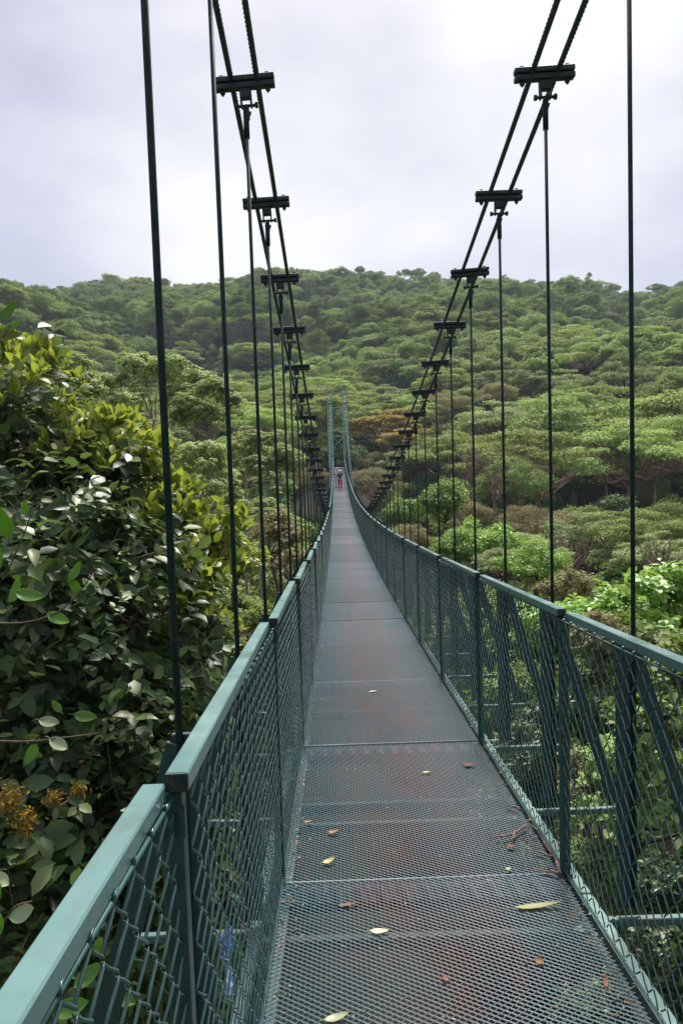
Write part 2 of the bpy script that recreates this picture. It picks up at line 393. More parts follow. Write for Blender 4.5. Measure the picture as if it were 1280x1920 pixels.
for s in (-1, 1):
    for k in range(K0, K1):
        y0 = P0+PS*k; y1 = y0+PS; z0, z1 = dz(y0), dz(y1); an = math.atan2(z1-z0, PS)
        # rail: near end a little inward and high, far end outward
        a = Vector((s*(RR-.012+rr.uniform(-.003, .003)), y0-.03, z0+HR-.0175+.006)); b = Vector((s*(RR+.022+rr.uniform(-.004, .004)), y1-.035, z1+HR-.0175-.010))
        mid = (a+b)/2+Vector((rr.uniform(-.004, .004), 0, rr.uniform(-.002, .006)))
        mb = MB(); mb.bar(bl(a), bl(b), .042, .034, bev=.003)
        hr_ = mb.obj('handrail', M_RAIL, bridge)
        dv = (b-a).normalized(); mb = MB(); mb.bar(bl(a-dv*.004), bl(a-dv*.0005), .039, .031); mb.obj('end_plate', M_RAIL_END, hr_)  # thin near-black plate over the near end of each rail
        ch = link('chain_link_mesh', ME_CH, bridge, bl((s*(RR-.013), y0+.03, z0+.015)), (an, rr.uniform(-.012, .012)+s*.0, 0))
        if s < 0: ch.rotation_euler.z = 0
    for k in range(K0, K1+1):
        y0 = P0+PS*k; z0 = dz(y0)
        mb = MB(); mb.box((0, 0, HR/2-.10), (.040, .040, HR+.13), bev=.003)
        mb.box((0, 0, -.02), (.052, .052, .06), bev=.003); mb.box((0, -.03, .055), (.03, .012, .03), bev=.002)
        mb.tube([(-s*.022, -.03, HR-.055), (-s*.022, -.03, HR-.11)], .006, 6)
        mb.obj('post', M_POST, bridge, loc=bl((s*RR, y0, z0)), rot=(0, rr.uniform(-.006, .006), 0))
# outriggers, hangers, clamps
ST = [1.98+1.2175*k for k in range(-1, 70)]
def clamp_mb():
    mb = MB()
    for zz in (-.019, .019): mb.box((0, 0, zz), (.33, .055, .030), bev=.004)
    mb.box((0, .012, 0), (.31, .02, .012))
    for xx in (-.125, .125):
        mb.tube([(xx, 0, -.062), (xx, 0, .048)], .0075, 6); mb.tube([(xx, 0, -.052), (xx, 0, -.034)], .015, 6); mb.tube([(xx, 0, .034), (xx, 0, .044)], .015, 6)
    mb.box((0, 0, -.062), (.064, .045, .055), bev=.006)
    for xx in (-.027, .027): mb.box((xx, 0, -.105), (.010, .04, .06), bev=.002)
    mb.tube([(-.058, 0, -.125), (.058, 0, -.125)], .0085, 6)
    for xx in (-.055, .055): mb.tube([(xx-.008, 0, -.125), (xx+.008, 0, -.125)], .016, 6)
    mb.tube([(.018*math.cos(a), 0, -.15+.035*math.sin(a)) for a in np.linspace(-2.9, -.2, 8)], .007, 5)
    mb.tube([(.0, 0, -.12), (.0, 0, -.20)], .014, 6)
    return mb
ME_CL = clamp_mb().mesh('cable_clamp', M_CLAMP)
ME_OUT = None
mb = MB()
for s in (-1, 1):
    xh = XH[s]
    mb.bar((s*(RR+.118), 0, -.118), (s*1.30, 0, -.118), .035, .035, bev=.004)
mb.box((0, 0, -.168), (1.54, .045, .05), bev=.004)
ME_OUT = mb.mesh('outrigger', M_TUBE)
hbig = {1: MB(), -1: MB()}; fbig = MB()
for i, y in enumerate(ST):
    z = dz(y); slope = -.0773+.00182*y
    link('outrigger', ME_OUT, bridge, bl((0, y, z)), (0, 0, 0))
    mb = MB()
    for s in (-1, 1):
        xh = XH[s]
        mb = MB() if i < 50 else fbig
        o_ = (0, 0, 0) if i < 50 else bl((0, y, z))
        A = lambda a, b, c: (a+o_[0], b+o_[1], c+o_[2])
        mb.box(A(s*(xh-.02), .02, HR/2-.09), (.085, .018, HR-.05), bev=.002)
        mb.bar(A(s*(xh+.0), .004, HR-.14), A(s*(xh+.36), .004, -.075), .065, .014, up=(0, 1, 0))
        if i < 50: mb.obj('brace_frame', M_FRAME, bridge, loc=bl((0, y, z)))
    for s in (-1, 1):
        zc = cz(y); xh = s*XH[s]+rr.uniform(-.006, .006); top = zc-.14; bot = z-.06
        r = .0098
        if i < 50:
            m2 = MB(); m2.tube([(0, 0, bot-z), (rr.uniform(-.004, .004), 0, (top-z)*.5), (0, 0, top-z)], r, 8)
            m2.tube([(0, 0, top-z-.16), (0, 0, top-z)], .016, 8)
            h = m2.obj('hanger', M_ROD, bridge, loc=bl((xh, y, z)), smooth=True)
            sl_ = math.atan(-.22104+.00236*y+.0000597*y*y)
            link('cable_clamp', ME_CL, h, (s*XH[s]-xh, 0, zc-z), (0, rr.uniform(-.07, .03), rr.uniform(-.03, .03)))
        else:
            hbig[s].tube([bl((xh, y, bot)), bl((xh, y, top))], r, 5)
            hbig[s].box(bl((xh, y, zc)), (.33, .055, .06)); hbig[s].box(bl((xh, y, zc-.08)), (.06, .045, .09))
m3 = MB()
for s in (-1, 1):
    v, f = hbig[s].get(); m3.add(v, f)
o = m3.obj('hanger', M_ROD, bridge); o['kind'] = 'stuff'
o = fbig.obj('brace_frame', M_FRAME, bridge); o['kind'] = 'stuff'
for s in (-1, 1):
    for e in (-1, 1):
        ys = np.concatenate([np.linspace(-1.5, 20, 160), np.linspace(20.6, 87.9, 120)])
        pts = [bl((s*XH[s]+e*.070, y, cz(y)+.002)) for y in ys]
        mb = MB(); A_ = np.array(pts[158:]); mb.tube(A_, .0165, 8)
        yy_ = np.arange(-1.5, 20.0, .022); cc_ = np.c_[np.full(len(yy_), s*XH[s]+e*.070), yy_-P0, cz(yy_)+.002]
        for q in range(6):
            th_ = q*math.pi/3+yy_/.17*2*math.pi*(1 if e*s > 0 else -1); mb.tube(cc_+np.c_[np.cos(th_), 0*th_, np.sin(th_)]*.0112, .0060, 4, caps=False)
        mb.tube(cc_[::8], .009, 5, caps=False)
        o = mb.obj('main_cable', M_CABLE, bridge, smooth=True)
# far pylon
YT = 88.1; zt = dz(87.4)
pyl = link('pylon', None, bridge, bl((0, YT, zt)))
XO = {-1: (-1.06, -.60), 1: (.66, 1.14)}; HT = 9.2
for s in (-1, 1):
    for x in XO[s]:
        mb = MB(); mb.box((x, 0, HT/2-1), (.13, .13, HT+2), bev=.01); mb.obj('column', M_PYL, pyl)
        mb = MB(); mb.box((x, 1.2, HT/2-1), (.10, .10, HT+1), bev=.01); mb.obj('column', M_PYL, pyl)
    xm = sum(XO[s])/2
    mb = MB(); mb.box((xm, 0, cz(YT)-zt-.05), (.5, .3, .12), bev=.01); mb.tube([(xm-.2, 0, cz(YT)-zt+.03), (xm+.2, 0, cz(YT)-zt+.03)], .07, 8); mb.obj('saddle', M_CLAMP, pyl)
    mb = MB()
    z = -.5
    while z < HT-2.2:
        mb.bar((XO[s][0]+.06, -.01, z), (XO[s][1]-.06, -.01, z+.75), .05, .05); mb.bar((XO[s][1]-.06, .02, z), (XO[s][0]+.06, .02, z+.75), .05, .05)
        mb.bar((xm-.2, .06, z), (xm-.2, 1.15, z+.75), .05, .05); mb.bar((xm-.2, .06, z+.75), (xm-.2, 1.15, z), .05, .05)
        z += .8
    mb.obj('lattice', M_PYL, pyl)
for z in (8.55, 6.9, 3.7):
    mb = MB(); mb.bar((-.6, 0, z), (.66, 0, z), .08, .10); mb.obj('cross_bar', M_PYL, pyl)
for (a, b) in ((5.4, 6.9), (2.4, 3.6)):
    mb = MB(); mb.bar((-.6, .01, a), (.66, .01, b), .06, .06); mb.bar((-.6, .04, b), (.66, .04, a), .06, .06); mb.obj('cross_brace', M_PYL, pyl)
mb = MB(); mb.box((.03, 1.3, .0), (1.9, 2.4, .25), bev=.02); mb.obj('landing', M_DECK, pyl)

# ------------------------------------------------------------------ terrain
DL = [0, 12, 25, 40, 60, 80, 100, 130, 170, 220, 300, 380, 450, 520, 700, 1500]
CLf = [-3, -2.5, 2.0, 2.0, 1.5, 4.0, 8.5, 14, 23, 37, 64, 91, 110, 98, 40, 0]
CRt = [-3, -2.0, -1.5, -3, -4.0, .5, 6.5, 13, 23, 37, 64, 91, 110, 98, 40, 0]
EA = np.array([-.6, -.44, -.35, -.276, -.18, -.097, 0, .11, .22, .33, .386, .44, .6])
EV = np.array([272, 292, 308, 334, 326, 336, 333, 326, 312, 290, 242, 262, 252])/350.
_rg = R_(5); _W = [(_rg.uniform(-1, 1, 2), _rg.uniform(0, 6.28)) for _ in range(18)]
def undul(x, y):
    v = 0
    for i, (k, p) in enumerate(_W):
        L = 22+i*7; kk = k/np.linalg.norm(k)*2*math.pi/L
        v = v+np.sin(kk[0]*x+kk[1]*y+p)*L*.021
    return v
def canopy(x, y):
    x = np.asarray(x, float); y = np.asarray(y, float)
    yy = np.maximum(y, 1e-3); d = np.hypot(x-CAM.x, y); az = np.where(y > 5, (x-CAM.x)/yy, np.sign(x)*.6)
    t = np.clip((az+.05)/.12, 0, 1); t = t*t*(3-2*t)
    z = np.interp(d, DL, CLf)*(1-t)+np.interp(d, DL, CRt)*t
    e = np.interp(np.clip(az, -.6, .6), EA, EV)
    f = np.clip((d-150)/200, 0, 1)
    return z*(1+(e-1)*f)+undul(x, y)*np.clip((d-40)/200, 0, 1)*(1-.85*np.clip((d-350)/80, 0, 1))
def ground(x, y):
    g = canopy(x, y)-11-np.clip(1-np.hypot(x, y-30)/45, 0, 1)*3
    bump = np.exp(-(((x)/7)**2+((np.asarray(y)-99)/10)**2))
    return g*(1-bump)+(-.2)*bump
def terrain():
    ax = np.concatenate([np.linspace(-1500, -300, 14)[:-1], np.linspace(-300, 300, 140), np.linspace(300, 1500, 14)[1:]])
    ay = np.concatenate([np.linspace(-900, -60, 12)[:-1], np.linspace(-60, 600, 160), np.linspace(600, 1800, 14)[1:]])
    X, Y = np.meshgrid(ax, ay); Z = ground(X, Y)
    V = np.c_[X.ravel(), Y.ravel(), Z.ravel()]; nx = len(ax); ny = len(ay)
    i = np.arange(ny-1)[:, None]*nx+np.arange(nx-1)[None]
    F = np.stack([i, i+1, i+nx+1, i+nx], -1).reshape(-1, 4)
    m, t, b, nn = mat('forest_floor')
    c = ramp(t, nn, noise(t, nn, .35, 8, .7), [(.3, (.007, .011, .006)), (.5, (.014, .018, .009)), (.7, (.026, .022, .013))])
    t.links.new(c, b.inputs['Base Color']); b.inputs['Roughness'].default_value = 1
    o = link('terrain', mesh('terrain', V, F, m, True)); tag(o, kind='structure')
terrain()

# ------------------------------------------------------------------ foliage builders
T_BIG = (np.array([[0, 0, 0], [-.26, .34, .05], [0, .34, -.02], [.26, .34, .05], [-.22, .70, .02], [0, .70, -.04], [.22, .70, .02], [0, 1.0, -.12]]),
         np.array([[0, 3, 2, 2], [0, 2, 1, 1], [2, 3, 6, 5], [2, 5, 4, 1], [5, 6, 7, 7], [5, 7, 4, 4]]))
T_SML = (np.array([[0, 0, 0], [.28, .45, .06], [0, 1, -.06], [-.28, .45, .06]]), np.array([[0, 1, 2, 3]]))
T_NAR = (np.array([[0, 0, 0], [.15, .4, .03], [.12, .75, -.08], [0, 1, -.28], [-.12, .75, -.08], [-.15, .4, .03]]), np.array([[0, 1, 2, 5], [5, 2, 4, 4], [2, 3, 4, 4]]))
def leaves(C, Nn, size, T, rg, jit=.5, droop=.3, axis=None):
    """C centres, Nn leaf-plane normals; returns V,F"""
    n = len(C); TV, TF = T
    N_ = Nn+rg.normal(0, jit, (n, 3)); N_ /= np.linalg.norm(N_, axis=1)[:, None]+1e-9
    A = rg.normal(0, 1, (n, 3)) if axis is None else axis.copy()
    A[:, 2] -= droop
    A -= (A*N_).sum(1)[:, None]*N_; A /= np.linalg.norm(A, axis=1)[:, None]+1e-9
    X = np.cross(A, N_)
    s = np.asarray(size)[:, None, None] if np.ndim(size) else size
    curl = rg.uniform(.4, 1.8, n)[:, None]; wv = rg.uniform(.8, 1.25, n)[:, None]
    tv = TV[None]
    V = C[:, None]+s*(X[:, None]*(tv[..., 0:1]*wv[:, None])+A[:, None]*tv[..., 1:2]+N_[:, None]*tv[..., 2:3]*curl[:, None])
    F = (TF[None]+np.arange(n)[:, None, None]*len(TV)).reshape(-1, TF.shape[1])
    return V.reshape(-1, 3), F
def quadmesh(name, V, F, m):
    if F.shape[1] == 4 and (F[:, 2] == F[:, 3]).any():
        mb = MB(); mb.V = [V]; mb.F = [F]; mb.n = len(V); tri = F[:, 2] == F[:, 3]
        nv = np.where(tri, 3, 4); st = np.concatenate([[0], np.cumsum(nv)[:-1]])
        mask = np.ones(F.shape, bool); mask[:, 3] = ~tri; L = F[mask]
        me = bpy.data.meshes.new(name); me.vertices.add(len(V)); me.vertices.foreach_set('co', V.astype(np.float32).ravel())
        me.loops.add(len(L)); me.loops.foreach_set('vertex_index', L.astype(np.int32)); me.polygons.add(len(F)); me.polygons.foreach_set('loop_start', st.astype(np.int32))
        me.update(calc_edges=True); me.materials.append(m); return me
    return mesh(name, V, F, m)
def sph(rg, n):
    v = rg.normal(0, 1, (n, 3)); return v/np.linalg.norm(v, axis=1)[:, None]
def clump_points(rg, clumps, n, flat_under=.35, depth=.35):
    """points on irregular shells of clumps (cx,cy,cz,rx,ry,rz); returns positions, normals"""
    cl = np.array(clumps, float); area = (cl[:, 3]*cl[:, 4]); ix = rg.choice(len(cl), n, p=area/area.sum())
    v = sph(rg, n); low = (v[:, 2] < -.1) & (rg.rand(n) > flat_under); v[low, 2] *= -1
    c = cl[ix]; ph = rg.uniform(0, 6.28, (len(cl), 3))[ix]
    lump = 1+.16*np.sin(5*v[:, 0]+ph[:, 0])+.13*np.sin(6*v[:, 1]+ph[:, 1])+.1*np.sin(9*v[:, 2]+ph[:, 2])
    rad = (1-depth*rg.rand(n)**1.6)*lump
    P = c[:, :3]+v*c[:, 3:6]*rad[:, None]
    Nn = v/c[:, 3:6]; Nn /= np.linalg.norm(Nn, axis=1)[:, None]
    return P, Nn
def limbs(rg, trunk_h, tips, r0, name, mt, wander=.12, z0=-6):
    """trunk from z0 up to trunk_h then limbs to the tips"""
    mb = MB(); tz = trunk_h
    p = [(0, 0, z0)]; k = 7
    for i in range(1, k+1):
        f = i/k; p.append((rg.normal(0, wander)*f, rg.normal(0, wander)*f, z0+(tz-z0)*f))
    mb.tube(p, np.linspace(r0*1.25, r0*.75, k+1), 7, caps=False)
    base = np.array(p[-1])
    for tp in tips:
        tp = np.array(tp, float); q = [base*1.0]; L = np.linalg.norm(tp-base)
        start = base-np.array([0, 0, rg.uniform(0, .25)*tz]); q = [start]
        for i in range(1, 6):
            f = i/5; m_ = start*(1-f)+tp*f; m_[2] -= math.sin(f*math.pi)*L*.10; m_ += rg.normal(0, L*.035, 3)*(f < 1); q.append(m_)
        mb.tube(q, np.linspace(r0*.5, r0*.07, 6), 5, caps=False)
        for _ in range(2):
            j = rg.randint(2, 5); e_ = q[j]+(tp-q[j])*.8+rg.normal(0, L*.16, 3); e_[2] = max(e_[2], q[j][2])
            mb.tube([q[j], (q[j]+e_)/2+rg.normal(0, L*.03, 3), e_], [r0*.2, r0*.12, r0*.03], 4, caps=False)
    return mb.mesh(name, mt, True)

def make_kind(kind, seed, nleaf, lsize, R=5.0, T=T_SML):
    """returns (crown mesh, trunk mesh): crown top is about z=0 so trees are placed by their top"""
    rg = R_(seed); cl = []; tips = []
    if kind in ('umbrella', 'umbrella_pale', 'umbrella_brown'):
        n = 44
        for i in range(n):
            r = R*math.sqrt(rg.rand()); a = rg.uniform(0, 6.28); h = -(r/R)**2*R*.45-rg.rand()**1.5*R*.35
            s = rg.uniform(.12, .27)*R; cl.append((r*math.cos(a), r*math.sin(a), h-s*.3, s*1.15, s*1.0, s*rg.uniform(.3, .5)))
            if i % 2 == 0: tips.append((r*math.cos(a), r*math.sin(a), h-s*.4))
        jt, under, th = .45, .12, -R*.98
    elif kind == 'round':
        n = 30
        for i in range(n):
            v = sph(rg, 1)[0]; v[2] = abs(v[2])*1.0-.15; s = rg.uniform(.15, .33)*R*(1 if i % 5 else 1.15)
            c = v*np.array([R*.78, R*.78, R*.66])*rg.uniform(.8, 1.12); cl.append((c[0], c[1], c[2]-R*.80, s*rg.uniform(.85, 1.3), s*rg.uniform(.85, 1.2), s*rg.uniform(.45, .8)))
            if i % 4 == 0: tips.append((c[0]*.8, c[1]*.8, c[2]-R*.9))
        cl.append((0, 0, -R*.95, R*.45, R*.45, R*.4)); jt, under, th = .6, .5, -R*1.4
    elif kind == 'tall':
        for i in range(32):
            f = rg.rand(); a = rg.uniform(0, 6.28); rad = R*.55*math.sin(math.pi*(.15+.8*f))*math.sqrt(rg.rand()); s = rg.uniform(.16, .27)*R
            cl.append((rad*math.cos(a), rad*math.sin(a), -f*R*1.8-s*.6, s, s, s*.65))
            if i % 4 == 0: tips.append((rad*math.cos(a), rad*math.sin(a), -f*R*1.6-s))
        jt, under, th = .6, .5, -R*1.6
    P, Nn = clump_points(rg, cl, nleaf, under)
    Nn[:, 2] += .5
    V, F = leaves(P, Nn, rg.uniform(.7, 1.25, len(P))*lsize, T, rg, jt)
    return V, F, tips, th, rg

# prototypes: (kind key, shape, leaf material, bark, R)
PROTO = {}
def proto(key, shape, lm, bark, R, nleaf, ls, seeds=(1, 2), T=T_SML, r0=.3):
    L = []
    for sd in seeds:
        V, F, tips, th, rg = make_kind(shape, sd*13+len(PROTO)*7, nleaf, ls, R, T)
        cm = quadmesh('crown', V, F, M_L[lm]); tm = limbs(rg, th, tips, r0, 'trunk', bark, z0=th-12)
        L.append((cm, tm))
    PROTO[key] = L
proto('umbrella', 'umbrella', 'umbrella', M_BARKR, 5.5, 15000, .25, (1, 2, 3))
proto('pale', 'umbrella', 'pale', M_BARK, 5.0, 13000, .25, (1, 2))
proto('brown', 'round', 'brown', M_BARKR, 4.5, 13000, .22, (1, 2))
proto('round', 'round', 'round', M_BARK, 4.8, 13000, .26, (1, 2, 3))
proto('bright', 'round', 'bright', M_BARK, 3.6, 9000, .28, (1, 2))
proto('dark', 'tall', 'dark', M_BARK, 5.0, 8000, .34, (1, 2))
proto('tall', 'tall', 'round', M_BARKP, 5.0, 8000, .32, (1, 2))
proto('yellow', 'umbrella', 'yellow', M_BARKR, 4.0, 7000, .30, (1,))

def place_tree(key, top, scale, name, label, cat, group, rot=0, var=0, zs=1.0):
    cm, tm = PROTO[key][var % len(PROTO[key])]
    g = float(ground(top[0], top[1]))
    r = link(name, None, loc=(top[0], top[1], g), rot=(0, 0, rot))
    tag(r, label, cat, group)
    dzv = top[2]-g
    an_ = .85+.3*((rot*7.13) % 1)
    if cm is not None: c = link('crown', cm, r, (0, 0, dzv)); c.scale = (scale*an_, scale/an_, scale*zs)
    t_ = link('trunk', tm, r, (0, 0, dzv)); t_.scale = (scale, scale, scale*zs)
    return r

def snag_proto():
    L = []
    for sd in (1, 2, 3):
        rg = R_(sd+900); tips = [(math.cos(a)*r_, math.sin(a)*r_, -rg.uniform(0, 2.2)) for a, r_ in zip(rg.uniform(0, 6.28, 13), rg.uniform(.6, 3.6, 13))]
        L.append((None, limbs(rg, -5.5, tips, .26, 'trunk', M_BARKR, z0=-16)))
    PROTO['snag'] = L
snag_proto()
LOOK = {'snag': ('bare_tree', 'bare pale-limbed tree'), 'umbrella': ('flat_topped_tree', 'flat-topped light green tree'), 'pale': ('pale_tree', 'pale spreading tree'), 'brown': ('brown_tinged_tree', 'brownish olive tree'),
        'round': ('rounded_tree', 'rounded mid-green tree'), 'bright': ('bright_green_tree', 'bright green leafy tree'), 'dark': ('dark_tree', 'dark green dense tree'),
        'tall': ('tall_tree', 'tall narrow tree'), 'yellow': ('yellow_tree', 'golden-yellow tree')}
trees = []    # (key, top, scale, rot, var, zs)
def T(key, px, py, d, wpx, var=0, zs=1.0, rot=None):
    """crown top at photo pixel (px,py), distance d, crown width in photo pixels"""
    p = unproj(px, py, d); Rk = {'umbrella': 5.5, 'pale': 5, 'brown': 4.3, 'round': 4.6, 'bright': 3.5, 'dark': 3.2, 'tall': 3.2, 'yellow': 4, 'snag': 3.4}[key]
    trees.append((key, p, wpx/F_PX*d/2/Rk, (px*.013) if rot is None else rot, var, zs))
# behind and beside the far pylon
T('umbrella', 640, 700, 150, 120, 1); T('dark', 636, 800, 100, 90, 0); T('dark', 655, 830, 97, 60, 1); T('dark', 618, 838, 96, 60, 0)  # dark crowns between the pylon legs: shade put into the leaf colour
T('yellow', 722, 762, 106, 130, 0); T('yellow', 745, 800, 100, 80, 0); T('brown', 735, 760, 128, 120, 1); T('brown', 690, 838, 100, 120, 0); T('round', 590, 770, 125, 90, 0)
T('brown', 700, 868, 84, 110, 1); T('umbrella', 540, 700, 140, 130, 2); T('umbrella', 470, 735, 105, 120, 0); T('pale', 770, 835, 92, 110, 1)
T('brown', 590, 870, 80, 80, 0); T('brown', 560, 850, 84, 100, 1); T('umbrella', 705, 740, 150, 110, 2); T('round', 665, 760, 140, 90, 1)
T('round', 820, 790, 110, 130, 1); T('bright', 880, 765, 115, 100, 0)
# the big flat-topped trees on the right slope
T('umbrella', 1075, 745, 82, 330, 0); T('umbrella', 1230, 735, 88, 300, 1); T('umbrella', 975, 800, 72, 230, 2); T('umbrella', 1180, 790, 70, 260, 0, rot=2.2)
T('umbrella', 1290, 770, 74, 240, 2); T('pale', 930, 745, 105, 170, 0); T('umbrella', 850, 725, 130, 140, 1); T('round', 960, 860, 58, 130, 0)
T('round', 1240, 935, 52, 170, 1); T('round', 1090, 945, 48, 150, 2); T('dark', 1160, 925, 56, 120, 0); T('brown', 1000, 935, 46, 150, 0); T('pale', 1080, 960, 40, 220, 1)
T('umbrella', 1180, 950, 38, 200, 2); T('pale', 1250, 990, 34, 180, 0); T('umbrella', 985, 1000, 32, 170, 0); T('brown', 870, 930, 55, 110, 1)
# bright bushes just right of the bridge
T('bright', 830, 895, 34, 130, 0); T('bright', 900, 960, 27, 150, 1); T('bright', 760, 930, 40, 90, 0); T('bright', 1000, 1010, 21, 130, 1)
T('brown', 760, 975, 36, 90, 0); T('bright', 850, 985, 26, 120, 0); T('pale', 940, 1020, 24, 130, 0)
for a in ((455, 780, 60, 90), (520, 800, 75, 70), (880, 835, 66, 100), (925, 870, 50, 90), (1135, 830, 70, 80), (1225, 845, 68, 80), (1010, 845, 60, 130), (700, 900, 66, 70), (1065, 985, 36, 120), (1240, 1000, 30, 130), (975, 780, 90, 80), (820, 760, 110, 60), (560, 760, 100, 60)):
    T('snag', *a, var=int(a[0]) % 3)
hand_n = len(trees)
rg = R_(21)
# the rest of the canopy in front of the hill
gx = []
for ring, (d0, d1, sp) in enumerate(((38, 62, 8.0), (62, 100, 8.5), (100, 150, 9.0), (150, 225, 12.0))):
    yv = d0
    while yv < d1:
        xv = -yv*.56-4
        while xv < yv*.52+4:
            x, y = xv+rg.uniform(-.3, .3)*sp, yv+rg.uniform(-.3, .3)*sp
            if abs(x) < 8.8 and y < 96: xv += sp; continue
            pos = canopy(x, y)+rg.uniform(-1.6, 1.2)
            ok = True
            for t_ in trees[:hand_n]:
                if math.hypot(t_[1][0]-x, t_[1][1]-y) < 3.2*t_[2]*1.2+1.5: ok = False
            if ok and math.hypot(x, y-92) > 7:
                u = rg.rand()
                if y > 150: key = 'umbrella' if u < .28 else 'round' if u < .66 else 'pale' if u < .82 else 'tall' if u < .9 else 'dark'
                elif x < 0: key = 'umbrella' if u < .35 else 'round' if u < .6 else 'pale' if u < .85 else 'brown'
                else: key = 'umbrella' if u < .45 else 'round' if u < .62 else 'pale' if u < .8 else 'brown' if u < .93 else 'bright'
                trees.append((key, Vector((x, y, float(pos))), rg.uniform(.85, 1.25)*sp/9.0, rg.uniform(0, 6.28), rg.randint(0, 3), rg.uniform(.85, 1.15)))
            xv += sp
        yv += sp*.86
# whatever never shows in the frame is left out
ZONES = [(-400, 110, 'at the left edge'), (110, 300, 'left of the nearest left hanger'), (300, 430, 'between the nearest left hangers'), (430, 490, 'left of the left clamps'),
         (490, 560, 'behind the left cable clamps'), (560, 610, 'just left of the pylon'), (610, 660, 'straight behind the pylon'), (660, 720, 'just right of the pylon'),
         (720, 800, 'behind the lower right clamps'), (800, 890, 'behind the upper right clamps'), (890, 945, 'in the third right gap'), (945, 1035, 'in the second right gap'),
         (1035, 1180, 'in the widest right gap'), (1180, 1700, 'at the right edge')]
TIERS = [(0, 30, 'beside the bridge'), (30, 62, 'in the valley'), (62, 100, 'near the far bank'), (100, 150, 'on the slope'), (150, 1e9, 'at the hill foot')]
cells = {}
for i, t_ in enumerate(trees):
    q = proj(t_[1])
    if q is None or q[0] < -150 or q[0] > 1430: continue
    z = next(j for j, a in enumerate(ZONES) if a[0]-1e4*(j == 0) <= q[0] < a[1]+1e4*(j == len(ZONES)-1)); d = next(j for j, a in enumerate(TIERS) if t_[1][1] < a[1])
    cells.setdefault((t_[0], z, d), []).append((q[1], i))
ORD = ['highest', 'second highest', 'third highest', 'fourth highest', 'fifth highest', 'sixth highest', 'seventh highest', 'eighth highest', 'ninth highest', 'tenth highest', 'eleventh highest', 'twelfth highest']
ntree = 0
for (key, z, d), L in cells.items():
    L.sort()
    for r_, (_, i) in enumerate(L):
        k_, p, sc, rot, var, zs = trees[i]
        lab = f"{LOOK[key][1]} {TIERS[d][2]}, {ZONES[z][2]}"
        if len(L) > 1: lab += f", {ORD[min(r_, 11)]}" if r_ < len(L)-1 else f", lowest"
        place_tree(key, p, sc, LOOK[key][0], lab, 'tree', 'trees of the forest canopy', rot, var, zs); ntree += 1
print('trees', ntree)

# far hillside: one mass of forest
def hill_forest():
    protos = []
    pc = bpy.data.collections.new('hill_crowns')
    for i, (shape, R) in enumerate((('umbrella', 6.0), ('round', 5.4), ('round', 4.4), ('round', 6.6), ('tall', 5.5), ('round', 5.0))):
        V, F, tips, th, rg = make_kind(shape, 300+i, 5200, .42, R)
        V[:, 2] += .0
        me = quadmesh('hill_crown', V, F, M_L['hill']); o = bpy.data.objects.new('hill_crown', me); pc.objects.link(o)
    rg = R_(77); P = []
    y = 178.
    while y < 500:
        sp = 6.3
        x = -y*.60-10
        while x < y*.60+10:
            a, b = x+rg.uniform(-.45, .45)*sp, y+rg.uniform(-.45, .45)*sp
            P.append((a, b, float(canopy(a, b))+rg.uniform(-5, 2.2)+1.5*math.sin(a*.05+b*.031)*math.sin(b*.06-a*.023)+(rg.rand() > .95)*rg.uniform(0, 1.5)*(b < 430))); x += sp
        y += sp*.9
    me = bpy.data.meshes.new('hill_forest'); me.from_pydata(P, [], []); me.materials.append(M_L['hill'])
    o = link('hill_forest', me); tag(o, 'dense cloud forest covering the whole far hillside up to the ridge', 'forest', kind='stuff')
    ng = bpy.data.node_groups.new('scatter', 'GeometryNodeTree')
    ng.interface.new_socket('Geometry', in_out='INPUT', socket_type='NodeSocketGeometry'); ng.interface.new_socket('Geometry', in_out='OUTPUT', socket_type='NodeSocketGeometry')
    gi = ng.nodes.new('NodeGroupInput'); go = ng.nodes.new('NodeGroupOutput')
    ci = ng.nodes.new('GeometryNodeCollectionInfo'); ci.inputs['Collection'].default_value = pc; ci.inputs['Separate Children'].default_value = True; ci.inputs['Reset Children'].default_value = True
    ip = ng.nodes.new('GeometryNodeInstanceOnPoints'); ip.inputs['Pick Instance'].default_value = True
    ri = ng.nodes.new('FunctionNodeRandomValue'); ri.data_type = 'INT'; ri.inputs['Min'].default_value = 0 if 'Min' in ri.inputs else 0
    ri.inputs[4].default_value = 0; ri.inputs[5].default_value = 5
    rr_ = ng.nodes.new('FunctionNodeRandomValue'); rr_.data_type = 'FLOAT_VECTOR'; rr_.inputs[0].default_value = (-.12, -.12, 0); rr_.inputs[1].default_value = (.12, .12, 6.28)
    rs = ng.nodes.new('FunctionNodeRandomValue'); rs.data_type = 'FLOAT_VECTOR'; rs.inputs[0].default_value = (.58, .58, .55); rs.inputs[1].default_value = (1.05, 1.05, 1.2)
    L = ng.links
    L.new(gi.outputs[0], ip.inputs['Points']); L.new(ci.outputs[0], ip.inputs['Instance']); L.new(ri.outputs[2], ip.inputs['Instance Index'])
    L.new(rr_.outputs[0], ip.inputs['Rotation']); L.new(rs.outputs[0], ip.inputs['Scale']); L.new(ip.outputs[0], go.inputs[0])
    md = o.modifiers.new('scatter', 'NODES'); md.node_group = ng
    print('hill', len(P))
hill_forest()

